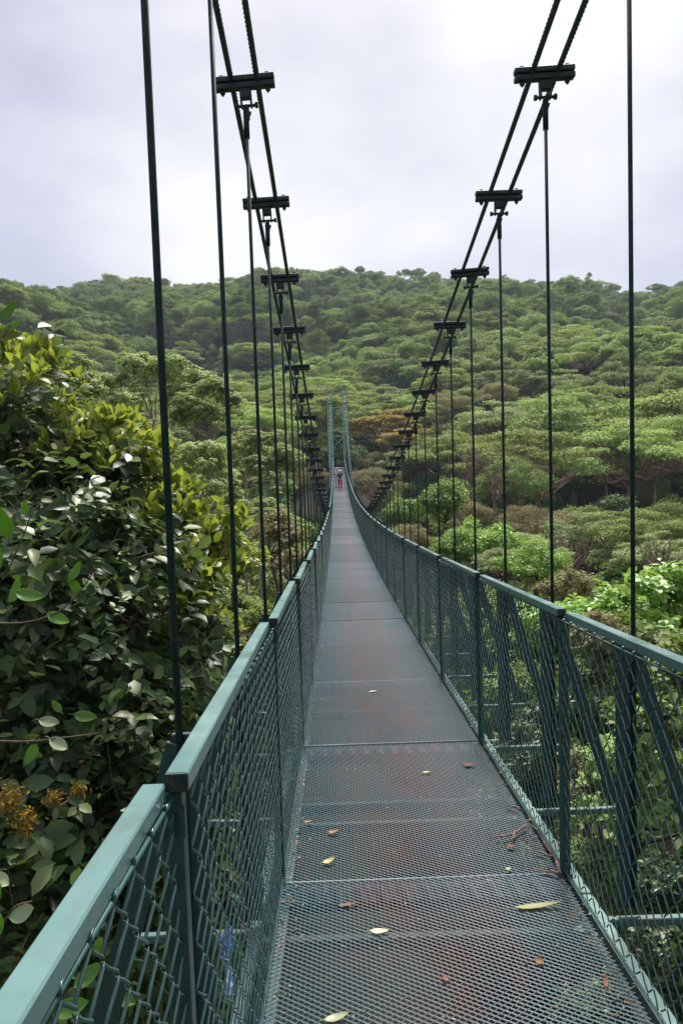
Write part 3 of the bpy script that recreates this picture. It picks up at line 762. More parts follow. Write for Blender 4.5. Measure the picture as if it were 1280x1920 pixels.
# undergrowth and lower canopy filling the spaces between the trees
def undergrowth():
    pc = bpy.data.collections.new('undergrowth_clumps')
    for i, lm in enumerate(('round', 'dark', 'umbrella', 'pale')):
        V, F, tips, th, rg = make_kind('round', 500+i, 4200, .36, 3.4)
        pc.objects.link(bpy.data.objects.new('clump', quadmesh('clump', V, F, M_L[lm])))
    rg = R_(78); P = []
    y = -16.
    while y < 230:
        sp = 3.6 if y < 60 else 4.6 if y < 130 else 6
        x = -max(y, 0)*.58-14
        while x < max(y, 0)*.55+14:
            a, b = x+rg.uniform(-.45, .45)*sp, y+rg.uniform(-.45, .45)*sp
            z = float(canopy(a, b))-3.6+rg.uniform(-1.6, 1.0)
            if y < 30: z = min(z, -4.0+rg.uniform(-1, .6) if abs(a) > 4 else -5.2+rg.uniform(-1, .3))
            if abs(a) < 4.5 and b < 88: z = min(z, dz(b)-3.5+rg.uniform(-1, .4))
            if not (abs(a) < 4 and b > 86 and b < 100) and not (abs(a) < (5.8 if b < 25 else 3.6) and b < 50): P.append((a, b, z))
            x += sp
        y += sp*.9
    me = bpy.data.meshes.new('undergrowth'); me.from_pydata(P, [], []); me.materials.append(M_L['round'])
    o = link('undergrowth', me); tag(o, 'tangled green understorey filling the valley beneath and beside the footbridge', 'undergrowth', kind='stuff')
    md = o.modifiers.new('scatter', 'NODES'); ng = bpy.data.node_groups['scatter'].copy()
    for n in ng.nodes:
        if n.bl_idname == 'GeometryNodeCollectionInfo': n.inputs['Collection'].default_value = pc
        if n.bl_idname == 'FunctionNodeRandomValue' and n.data_type == 'INT': n.inputs[5].default_value = 3
    md.node_group = ng
undergrowth()

# ------------------------------------------------------------------ close foliage
def twig_leaves(P, Nn, k, ls, rg, T_, tl=.3, up=.35, droop=.35, mb=None):
    n = len(P); t = Nn*.7+rg.normal(0, .45, (n, 3)); t[:, 2] += up; t /= np.linalg.norm(t, axis=1)[:, None]
    a = rg.normal(0, 1, (n, 3)); u = np.cross(t, a); u /= np.linalg.norm(u, axis=1)[:, None]; v = np.cross(t, u)
    j = np.tile(np.arange(k), n); T3 = np.repeat(t, k, 0); U = np.repeat(u, k, 0); W = np.repeat(v, k, 0)
    f = (j/(k-1))[:, None]; L = np.repeat(rg.uniform(.6, 1.3, n)*tl, k)[:, None]
    ph = j*2.4+np.repeat(rg.uniform(0, 6, n), k); rad = np.cos(ph)[:, None]*U+np.sin(ph)[:, None]*W
    C = np.repeat(P, k, 0)+T3*L*(f-.8)+rg.normal(0, .01, (n*k, 3))
    ax = rad*(1.25-f*.7)+T3*(.35+f*.6); ax[:, 2] -= droop*rg.uniform(.3, 1.6, n*k)
    nn_ = T3*1.0-rad*.35; nn_[:, 2] += .45
    sz = np.repeat(rg.uniform(.75, 1.3, n), k)*rg.uniform(.6, 1.2, n*k)*ls
    if mb is not None:
        for i in range(0, n, 2): mb.tube([P[i]-t[i]*tl*1.6, P[i]-t[i]*tl*.6+rg.normal(0, .01, 3), P[i]+t[i]*tl*.1], [.006, .004, .002], 3, caps=False)
    return leaves(C, nn_, sz, T_, rg, .22, 0, ax)
def near_tree():
    rg = R_(91)
    blobs = [(20, 800, 7.6, .78), (130, 885, 7.6, .62), (215, 895, 7.6, .55), (290, 990, 7.5, .50), (365, 1060, 7.6, .36), (345, 1150, 7.2, .48), (385, 1215, 8.2, .38),
             (90, 1010, 6.6, .85), (215, 1075, 6.7, .80), (60, 1180, 6.2, .95), (200, 1260, 6.2, .85), (305, 1290, 6.6, .55), (95, 1400, 5.7, .85), (235, 1420, 5.8, .75),
             (335, 1390, 6.8, .5), (60, 1600, 5.2, .8), (200, 1600, 5.4, .7), (320, 1560, 6.2, .6), (90, 1800, 4.8, .75), (250, 1800, 5.2, .7), (400, 1640, 7, .7), (420, 1830, 6.4, .6),
             (-120, 900, 7.5, 1.0), (-140, 1200, 6.5, 1.1), (-150, 1500, 5.6, 1.0)]
    g = float(ground(-3.6, 7.2)); r = link('broad_leaved_tree', None, loc=(-3.6, 7.2, g))
    tag(r, 'big glossy dark broad-leaved tree crowding the left handrail, yellowish young leaves on top', 'tree')
    O = np.array([-3.6, 7.2, g]); cl = []; tips = []
    for px, py, d, rad in blobs:
        p = unproj(px, py, d); cl.append((*(np.array(p)-O), rad, rad, rad*1.0)); tips.append(cl[-1][:3])
    P, Nn = clump_points(rg, cl, 3000, .8, .6)
    mb0 = MB()
    V, F = twig_leaves(P, Nn, 8, .142, rg, T_BIG, .25, .3, .5, mb0)
    Vt, Ft = mb0.get(); link('twigs', quadmesh('twigs', Vt, Ft, M_BARK), r)
    link('foliage', quadmesh('foliage', V, F, M_L['glossy']), r)
    # young leaves: upright tufts along the top of the crown
    top = []
    for px, py, d, rad in blobs[:7]+[(60, 700, 7.6, .25), (400, 1090, 7.6, .3), (425, 1000, 7.8, .22), (10, 700, 7.4, .3)]:
        p = np.array(unproj(px, py, d))-O
        n = int(22*rad/.5)
        v = sph(rg, n); v[:, 2] = np.abs(v[:, 2])*.9+.15; v[:, 0] = np.abs(v[:, 0])*.8-.1; v /= np.linalg.norm(v, axis=1)[:, None]
        top.append(p+v*rad*1.05)
    top = np.concatenate(top); k = 9; C = np.repeat(top, k, 0)+rg.normal(0, .035, (len(top)*k, 3))
    ax = sph(rg, len(C)); ax[:, 2] = np.abs(ax[:, 2])*1.2
    V, F = leaves(C, rg.normal(0, 1, C.shape), rg.uniform(.09, .17, len(C)), T_BIG, rg, .3, -.2, ax)
    link('young_leaves', quadmesh('young_leaves', V, F, M_L['young']), r)
    mb = MB(); base = np.array([0, 0, 0.]); fork = np.array([.2, 0, -g-3.5])
    mb.tube([base, base*.5+fork*.5+np.array([.15, 0, 0]), fork], [.26, .2, .16], 9)
    for t_ in tips:
        t_ = np.array(t_); L = np.linalg.norm(t_-fork); st = fork*(1)+np.array([0, 0, rg.uniform(-1.5, 0)])
        q = [st*(1-f)+t_*f+rg.normal(0, L*.03, 3)*(0 < f < 1)-np.array([0, 0, math.sin(f*3.14)*L*.08]) for f in np.linspace(0, 1, 6)]
        mb.tube(q, np.linspace(.07, .012, 6), 6)
        for _ in range(9):
            a = q[rg.randint(3, 6)]; b_ = t_+sph(rg, 1)[0]*.75
            mb.tube([a, (a+b_)/2+rg.normal(0, .06, 3), b_], [.012, .009, .004], 4)
    V, F = mb.get(); link('trunk', quadmesh('trunk', V, F, M_BARK), r)
near_tree()

def shrub_proto(key, lm, R, n, ls, T_=T_BIG, seeds=(1, 2), bark=M_BARK, shape='round', nar=False):
    L = []
    for sd in seeds:
        V, F, tips, th, rg = make_kind(shape, sd*31+len(key), 10, ls, R)
        cl = []
        for i in range(16):
            v = sph(rg, 1)[0]; v[2] = abs(v[2])-.2; s = rg.uniform(.24, .42)*R*(.8 if nar else 1); c = v*R*(.78 if nar else .66)*rg.uniform(.75, 1.15); cl.append((c[0], c[1], c[2]-R*.85, s*rg.uniform(.8, 1.3), s, s*rg.uniform(.5, .8)))
        if not nar:
            P, Nn = clump_points(rg, cl, n//8, .5, .5)
            V, F = twig_leaves(P, Nn, 8, ls*1.0, rg, T_, ls*1.7, .4, .35)
        else:   # whorls of drooping leaves at the twig ends
            P, Nn = clump_points(rg, cl, n//9, .4, .6); k = 9
            C = np.repeat(P, k, 0)+rg.normal(0, .03, (len(P)*k, 3)); a = np.tile(np.arange(k)*2*math.pi/k, len(P))+np.repeat(rg.uniform(0, 6, len(P)), k)
            up = np.repeat(Nn, k, 0); up[:, 2] += 1.0
            ax = np.c_[np.cos(a), np.sin(a), rg.uniform(-.7, .25, len(a))]
            V, F = leaves(C, up, rg.uniform(.7, 1.2, len(C))*ls, T_, rg, .2, .15, ax)
        tips = [(c[0], c[1], c[2]) for c in cl[::2]]
        cm = quadmesh('crown', V, F, M_L[lm]); tm = limbs(rg, -R*1.6, tips, .09 if R < 2.5 else .14, 'trunk', bark, z0=-R*1.6-9)
        L.append((cm, tm))
    PROTO[key] = L
shrub_proto('shrub_bright', 'bright', 1.6, 5200, .17)
shrub_proto('shrub_mid', 'round', 1.6, 5200, .17)
shrub_proto('shrub_young', 'young', 1.2, 2600, .15, seeds=(1,))
shrub_proto('shrub_brown', 'brown', 1.5, 4200, .14, seeds=(1, 2))
shrub_proto('shrub_dark', 'glossy', 1.6, 5200, .15)
shrub_proto('whorl', 'whorl', 3.4, 7500, .33, T_NAR, seeds=(1, 2, 3), bark=M_BARKP, nar=True)
def SH(key, px, py, d, wpx, label, name, var=0, cat='shrub', group='leafy shrubs beside the bridge', zs=1.0):
    Rk = 1.8 if key != 'whorl' else 4.2
    if key == 'shrub_young': Rk = 1.35
    place_tree(key, unproj(px, py, d), wpx/F_PX*d/2/Rk, name, label, cat, group, px*.017, var, zs)
B, Mi, Y, Br, D_ = 'shrub_bright', 'shrub_mid', 'shrub_young', 'shrub_brown', 'shrub_dark'
for a in [
 (B, 1245, 1035, 12, 330, 'bright green large-leaved shrub topping the right edge above the handrail', 'leafy_shrub', 0),
 (B, 1105, 1085, 14, 290, 'bright green shrub left of the rightmost hanger, above the handrail', 'leafy_shrub', 1),
 (Mi, 1190, 1130, 10.5, 330, 'mid-green shrub behind the rightmost hanger foot', 'leafy_shrub', 0),
 (Br, 1120, 1140, 10, 170, 'brownish twiggy shrub below the widest right hanger gap', 'twiggy_shrub', 0),
 (Mi, 1300, 1190, 8, 380, 'green shrub behind the right handrail at the picture edge', 'leafy_shrub', 1),
 (B, 1000, 1110, 15, 250, 'bright shrub behind the second right hanger foot', 'leafy_shrub', 0),
 (Br, 1060, 1060, 16, 150, 'small brown shrub in front of the widest right hanger gap', 'twiggy_shrub', 1),
 (Mi, 920, 1090, 18, 210, 'green shrub behind the third right hanger foot', 'leafy_shrub', 1),
 (D_, 1050, 1290, 10, 300, 'dark shrub seen through the right mesh beside its second post', 'leafy_shrub', 0),
 (Mi, 1210, 1370, 8, 360, 'green shrub seen through the right mesh behind the largest brace', 'leafy_shrub', 0),
 (Br, 1090, 1400, 9, 200, 'brown shrub seen through the right mesh between the braces', 'twiggy_shrub', 0),
 (D_, 1300, 1600, 6.6, 380, 'dark shrub behind the lower right mesh', 'leafy_shrub', 1),
 (Mi, 1130, 1560, 8, 300, 'green shrub low behind the right mesh near the twig', 'leafy_shrub', 1),
 (Mi, 960, 1230, 13, 240, 'green shrub seen through the mesh beside the third right post', 'leafy_shrub', 0),
 (D_, 1200, 1800, 6.4, 340, 'dark shrub at the bottom right under the side beam', 'leafy_shrub', 0),
 (Mi, 880, 1160, 18, 180, 'green shrub behind the far part of the right mesh', 'leafy_shrub', 0),
 (D_, 980, 1420, 10, 260, 'dark shrub low behind the fourth right mesh bay', 'leafy_shrub', 1),
 (Y, 440, 1000, 10.5, 150, 'yellow-green young shrub between the second and third left hangers', 'young_shrub', 0),
 (Y, 395, 960, 10.5, 120, 'yellow-green shoots left of the second left hanger', 'young_shrub', 0),
 (Mi, 455, 1100, 11.5, 170, 'green shrub behind the second left hanger foot', 'leafy_shrub', 0),
 (Br, 515, 950, 17, 170, 'greyish brown thicket behind the third left hanger', 'twiggy_shrub', 0),
 (Br, 545, 1010, 20, 130, 'brown thicket close to the left handrail', 'twiggy_shrub', 1),
 (Y, 425, 1180, 8.5, 130, 'yellow-green sprouting shrub above the left handrail', 'young_shrub', 0),
 (Mi, 470, 1230, 9.5, 160, 'green shrub seen through the second left mesh bay', 'leafy_shrub', 1),
 (D_, 420, 1420, 7.5, 220, 'dark shrub seen through the nearest left mesh bay', 'leafy_shrub', 0),
 ]: SH(*a[:5], a[5], a[6], a[7])
for i, a in enumerate([
 (150, 650, 34, 270, 'pale whorled-leaf tree topping the dark foliage near the left edge'), (290, 655, 31, 260, 'pale whorled-leaf tree directly left of the nearest left hanger'),
 (395, 705, 28, 190, 'pale whorled-leaf tree right of the nearest left hanger'), (250, 770, 25, 260, 'nearer pale whorled-leaf tree left of the nearest left hanger'),
 (375, 820, 22, 230, 'whorled-leaf tree with bare curved branches between the nearest left hangers'), (480, 800, 32, 190, 'whorled-leaf tree behind the third left hanger'),
 (455, 900, 24, 170, 'low whorled-leaf tree right of the second left hanger'), (60, 700, 36, 220, 'pale whorled-leaf tree at the left picture edge'), (505, 880, 42, 110, 'small whorled-leaf tree close left of the bridge')]):
    SH('whorl', *a[:4], a[4], 'whorled_leaf_tree', i, 'tree', 'whorled-leaf trees left of the bridge')

# curved bare limbs
def tube_thing(name, px, d, r, m, label, cat, parent=None):
    P = [unproj(x, y, d+(z[0] if z else 0)) for x, y, *z in px]; O = P[0]
    # smooth the polyline
    Q = []
    A = [np.array(p) for p in P]; A = [A[0]]+A+[A[-1]]
    for i in range(1, len(A)-2):
        for t in np.linspace(0, 1, 6)[:-1 if i < len(A)-3 else None]:
            p0, p1, p2, p3 = A[i-1:i+3]
            Q.append(.5*((2*p1)+(-p0+p2)*t+(2*p0-5*p1+4*p2-p3)*t*t+(-p0+3*p1-3*p2+p3)*t**3))
    rg = R_(len(px)*7+abs(int(px[0][0]))); Q = np.array(Q)+rg.normal(0, r*.15, (len(Q), 3))
    return O, Q
def branch(name, segs, d, r, m, label, cat):
    root = None
    for j, px in enumerate(segs):
        O, Q = tube_thing(name, px, d, r, m, label, cat)
        if root is None: O0 = O; mb = MB()
        k = 1 if j == 0 else .55
        mb.tube(Q-np.array(O0), np.linspace(r*k, r*k*.35, len(Q)), 7)
    o = mb.obj(name, m, None, True, loc=O0); tag(o, label, cat); return o
branch('bare_branch', [[(300, 940), (345, 915), (352, 880), (362, 830, -.3), (390, 800), (425, 790)], [(352, 885), (385, 900, .2), (405, 885), (425, 860)], [(352, 875), (330, 850), (262, 838)], [(345, 915), (350, 960), (320, 985)]], 20, .085, M_BARKP, 'pale bare curved branch between the nearest left hangers', 'branch')
branch('bare_branch', [[(250, 960), (290, 935), (330, 920), (400, 905), (430, 880)], [(330, 920), (372, 935), (400, 915)]], 21, .06, M_BARKP, 'pale forked branch crossing behind the second left hanger', 'branch')

def flat_leaf(L, W, m, name, curl=.25, seg=7, fold=.12, notch=0, rs=1):
    rg = R_(rs); V = []; F = []
    for i in range(seg+1):
        f = i/seg; wd = W*.5*math.sin(math.pi*min(1, f**.8*.98+.02))**.75+.0015; z = curl*L*(f*f-.4*f)
        e = rg.uniform(-.08, .08)*W
        for t in (-1, -.5, 0, .5, 1): V.append((wd*t*(1+e*0), f*L+e*.2, z+fold*W*(abs(t)**1.3)+rg.uniform(-.02, .02)*W))
    for i in range(seg):
        for j in range(4):
            a = i*5+j; F.append([a, a+1, a+6, a+5])
    mb = MB(); mb.add(V, F)
    # thickness and stalk
    V2 = np.array(V)-np.array([0, 0, .0006]); mb.add(V2, [f[::-1] for f in F])
    mb.tube([(0, .002, z*0), (0, -L*.16, .002), (.004, -L*.28, -.003)], .0011, 5)
    return mb.mesh(name, m, True)
M_LEAFY = leaf_mat('fallen_leaf_yellow', [(0, (.42, .42, .14)), (1, (.50, .47, .20))], .5, .2, varobj=0, hue=0)
M_LEAFG = leaf_mat('fallen_leaf_pale', [(0, (.40, .48, .25)), (1, (.46, .52, .30))], .45, .2, varobj=0, hue=0)
M_LEAFB = leaf_mat('fallen_leaf_brown', [(0, (.20, .09, .035)), (1, (.30, .15, .06))], .7, .1, varobj=0, hue=0)
M_TWIG = bark_mat('twig_bark', (.20, .12, .10), (.42, .30, .27), 40)
def on_deck(px, py, h=.010):
    lo, hi = 1.2, 86
    for _ in range(50):
        m_ = (lo+hi)/2; p = unproj(px, py, m_)
        if p.z > dz(m_)+h: lo = m_
        else: hi = m_
    return p
def deck_leaf(px, py, L, W, m, ang, label, name='fallen_leaf', curl=.15, rs=1, grp='fallen leaves on the deck'):
    p = on_deck(px, py, .014)
    o = link(name, flat_leaf(L, W, m, name, curl, rs=rs), None, p, (0, 0, math.radians(ang)))
    return tag(o, label, 'leaf', grp)
deck_leaf(965, 1702, .20, .032, M_LEAFY, -88, 'long narrow yellow leaf with dark stalk lying below the joint bar', rs=4)
deck_leaf(694, 1746, .075, .03, M_LEAFG, -98, 'small pale green leaf in the middle of the nearer deck', rs=5)
deck_leaf(608, 1913, .085, .03, M_LEAFG, -80, 'pale leaf at the very bottom of the picture', rs=6, curl=.3)
deck_leaf(868, 1434, .085, .04, M_LEAFB, -92, 'rust brown leaf near the right deck edge, farthest brown one', rs=7)
deck_leaf(692, 1297, .075, .03, M_LEAFG, -85, 'pale curled leaf on the far deck panel', rs=8)
deck_leaf(634, 1697, .08, .016, M_LEAFB, -90, 'thin brown leaf sliver just below the joint bar at the left', rs=9)
deck_leaf(605, 1618, .065, .032, M_LEAFY, -70, 'crumpled ochre leaf bit left of the deck middle', rs=10, curl=.5)
deck_leaf(615, 1560, .065, .03, M_LEAFB, -100, 'dark brown leaf bit above the ochre one', rs=11, curl=.5)
deck_leaf(792, 1448, .05, .015, M_LEAFG, -90, 'tiny pale leaf bit in the middle of the far panel', rs=12)
deck_leaf(950, 1588, .045, .026, M_LEAFB, -80, 'small pinkish brown leaf under the twig', rs=13)
deck_leaf(1010, 1808, .03, .025, M_LEAFB, -20, 'small brown leaf bit at the right of the nearest panel', rs=14, curl=.5)
deck_leaf(948, 1631, .03, .02, M_LEAFG, -60, 'tiny pale leaf beside the twig end', rs=15)
deck_leaf(1135, 1850, .045, .012, M_LEAFB, -20, 'curled brown stem bit near the right deck edge', rs=16, curl=.6)
deck_leaf(840, 1838, .025, .015, M_LEAFB, 50, 'tiny brown crumb low in the deck middle', rs=17, curl=.6)
deck_leaf(570, 1540, .05, .02, M_LEAFB, -110, 'brown leaf bit at the left deck edge', rs=18, curl=.4)
def twig():
    segs = [[(1049, 1640), (1042, 1612), (1022, 1585), (1008, 1560), (992, 1548)], [(1047, 1640), (1025, 1635), (1000, 1630)], [(1035, 1608), (1015, 1600), (1000, 1597)], [(985, 1550), (965, 1564), (945, 1571), (920, 1572)], [(965, 1562), (958, 1580)], [(975, 1520), (960, 1513), (950, 1512)]]
    for j, sg in enumerate(segs):
        P = [np.array(on_deck(x, y, .018)) for x, y in sg]
        if j == 0: O = P[0]; mb = MB()
        P = [p-O for p in P]; Q = []
        for i in range(len(P)-1):
            for t in (0, .5): Q.append(P[i]*(1-t)+P[i+1]*t)
        Q.append(P[-1]); Q = np.array(Q); Q[:, 2] += R_(j).uniform(0, .012, len(Q))
        mb.tube(Q, np.linspace(.0105 if j == 0 else .007, .003, len(Q)), 6)
    tag(mb.obj('fallen_twig', M_TWIG, None, True, loc=O), 'forked pinkish brown twig lying against the right edge of the deck', 'twig')
twig()
M_BITS = leaf_mat('litter_bits', [(0, (.10, .05, .03)), (.6, (.25, .14, .06)), (1, (.35, .36, .30))], .8, .1, varobj=0, hue=0)
def litter():
    rg = R_(12); n = 1300; x = rg.uniform(-.63, .63, n); y = 1.6+rg.rand(n)**1.5*12
    edge = rg.rand(n) < .6; x[edge] = np.sign(x[edge])*(.64-np.abs(rg.normal(0, .05, edge.sum())))
    C = np.c_[x, y, dz(y)+.008]; Nn = np.tile([0, 0, 1.], (n, 1))
    V, F = leaves(C, Nn, rg.uniform(.005, .016, n)*np.where(edge, 1.7, 1), T_SML, rg, .5, 0)
    o = link('leaf_litter', quadmesh('leaf_litter', V, F, M_BITS)); tag(o, 'brown crumbs of leaf litter scattered over the near deck', 'litter', kind='stuff')
litter()
def at_x(px, py, X):
    lo, hi = .3, 60
    for _ in range(50):
        m_ = (lo+hi)/2; p = unproj(px, py, m_)
        if abs(p.x-CAM.x) < abs(X-CAM.x): lo = m_
        else: hi = m_
    return p
for (px, py, L, lab, m, s) in ((895, 1232, .09, 'green leaf caught in the right mesh below its third post', M_L['lime'], 1), (1082, 1535, .10, 'green leaf stuck behind the right mesh beside its second post', M_L['lime'], 1), (1108, 1345, .10, 'dark green leaf hanging in the right mesh above the other', M_L['bright'], 1), (1075, 1640, .06, 'pale leaf resting on the right side beam', M_LEAFG, 1)):
    p = at_x(px, py, .645)
    o = link('caught_leaf', flat_leaf(L, L*.42, m, 'caught_leaf', .2, rs=int(px)), None, p, (math.radians(80), math.radians(12), math.radians(70))); tag(o, lab, 'leaf', 'leaves caught in the mesh')
# blue plastic scrap
def scrap():
    rg = R_(4); n = 9; V = []; F = []
    for i in range(n+1):
        for j in range(6): V.append((rg.uniform(-.018, .018), (j/5-.5)*.10+rg.uniform(-.008, .008), (i/n-.5)*.17+rg.uniform(-.008, .008)))
    for i in range(n):
        for j in range(5): a = i*6+j; F.append([a, a+1, a+7, a+6])
    V2 = np.array(V)+np.array([.004, 0, 0]); mb = MB(); mb.add(V, F); mb.add(V2, [f[::-1] for f in F])
    m, t, b, nn = mat('blue_plastic')
    c = ramp(t, nn, noise(t, nn, 26, 3), [(.4, (.10, .28, .72)), (.6, (.55, .72, .92))]); t.links.new(c, b.inputs['Base Color']); b.inputs['Roughness'].default_value = .3
    o = mb.obj('plastic_scrap', m, None, loc=at_x(425, 1800, -.685)); tag(o, 'crumpled light blue plastic scrap caught behind the left mesh', 'plastic')
scrap()

# leafy sprigs and a mossy branch close to the left rail
def sprig(label, stem, d, lv, m, r=.005, name='leafy_sprig'):
    O, Q = tube_thing(name, stem, d, r, None, None, None)
    root = link(name, None, loc=O); tag(root, label, 'branch', None)
    mb = MB(); mb.tube(Q-np.array(O), np.linspace(r, r*.45, len(Q)), 6)
    V, F = mb.get(); link('stem', quadmesh('stem', V, F, M_BARK), root)
    for k, (px, py, ln, ang, tilt, *mm_) in enumerate(lv):
        p = unproj(px, py, d); L = ln/F_PX*d*.8
        me = flat_leaf(L, L*.46, mm_[0] if mm_ else m, 'leaf', rr.uniform(.2, .6), rs=abs(k+int(px)+3))
        # leaf plane leans towards the viewer: long axis by angle in the picture plane
        a = math.radians(ang); ax = Vector((math.cos(a), rr.uniform(-.4, .4), math.sin(a))).normalized(); nrm = Vector((rr.uniform(-.3, .3), -1, tilt)).normalized()
        x = ax.cross(nrm).normalized(); nrm = x.cross(ax)
        M3 = Matrix((x, ax, nrm)).transposed().to_4x4()
        o = link('leaf', me, root); o.matrix_local = Matrix.Translation(p-O) @ M3
ML = M_L['lime']; MG = M_L['glossy']
sprig('big bright lime leaves on a stem at the left edge', [(-40, 1150), (-10, 1090), (20, 1060), (60, 960)], 3.0, [(20, 1010, 95, 100, .3), (-20, 1075, 90, 50, .5), (45, 965, 45, 60, .4), (30, 1110, 70, -20, .9), (0, 935, 60, 130, .4)], ML)
sprig('thin curved stem with green leaves low over the dark foliage, left edge', [(-20, 1170), (60, 1165), (120, 1140), (165, 1090), (178, 1060)], 3.2, [(130, 1085, 55, 40, .7), (60, 1120, 70, 20, .9, MG), (90, 1150, 60, -30, .9), (150, 1110, 45, 120, .5), (20, 1130, 65, 60, .8)], ML)
sprig('horizontal vine with pale and lime leaves, left of the nearest hanger foot', [(-20, 1390), (60, 1390), (120, 1383), (180, 1376)], 3.0, [(75, 1350, 55, -10, .9, M_LEAFG), (95, 1385, 60, -25, .9, M_LEAFG), (115, 1335, 35, 130, .4), (140, 1340, 55, -15, .8), (70, 1395, 55, -120, .3)], ML)
sprig('broad green leaves at the bottom left beside the handrail', [(-40, 1800), (0, 1740), (30, 1700), (60, 1690)], 2.2, [(-20, 1760, 90, 60, .5), (20, 1720, 85, 20, .8, M_LEAFG), (-10, 1640, 60, -20, .7, M_LEAFG), (-30, 1700, 90, 40, .7)], ML)
sprig('large leaf spray against the hillside at the top left edge', [(-60, 700), (-20, 660), (0, 640), (20, 610)], 4.0, [(-20, 625, 75, -10, .6, M_L['young']), (0, 600, 55, 40, .4), (-30, 650, 70, -30, .8), (10, 615, 45, 10, .4)], M_L['lime'])
sprig('leaves on the stem below the left handrail seen through the mesh', [(60, 1960), (110, 1880), (150, 1800), (190, 1760)], 2.6, [(140, 1850, 80, 30, .8), (180, 1790, 70, 60, .6), (100, 1900, 90, 10, .8), (200, 1860, 80, -20, .9), (160, 1740, 60, 100, .5), (120, 1800, 70, 160, .6, M_LEAFG)], ML)
def mossy():
    o = branch('mossy_branch', [[(-40, 1500), (20, 1515), (60, 1550), (110, 1515), (150, 1475)], [(60, 1550), (100, 1540), (150, 1500)], [(110, 1515), (128, 1500), (135, 1480)]], 3.2, .010, M_BARKR, 'broken twig with orange moss tufts left of the near handrail', 'branch')
    rg = R_(6); C = []
    for px, py, sd, n in ((15, 1500, 22, 420), (45, 1540, 16, 260), (100, 1495, 10, 140), (148, 1480, 9, 120)):
        p = np.array(unproj(px, py, 3.2)); C.append(p+rg.normal(0, sd/F_PX*3.2*.7, (n, 3)))
    C = np.concatenate(C)-np.array(o.location)
    V, F = leaves(C, rg.normal(0, 1, C.shape), rg.uniform(.012, .03, len(C)), T_NAR, rg, .3, .6)
    link('moss', quadmesh('moss', V, F, leaf_mat('moss_tufts', [(0, (.14, .10, .02)), (1, (.36, .25, .05))], .9, .2, tcol=(.2, .15, .03), varobj=0, hue=0, spec=.1)), o)
mossy()

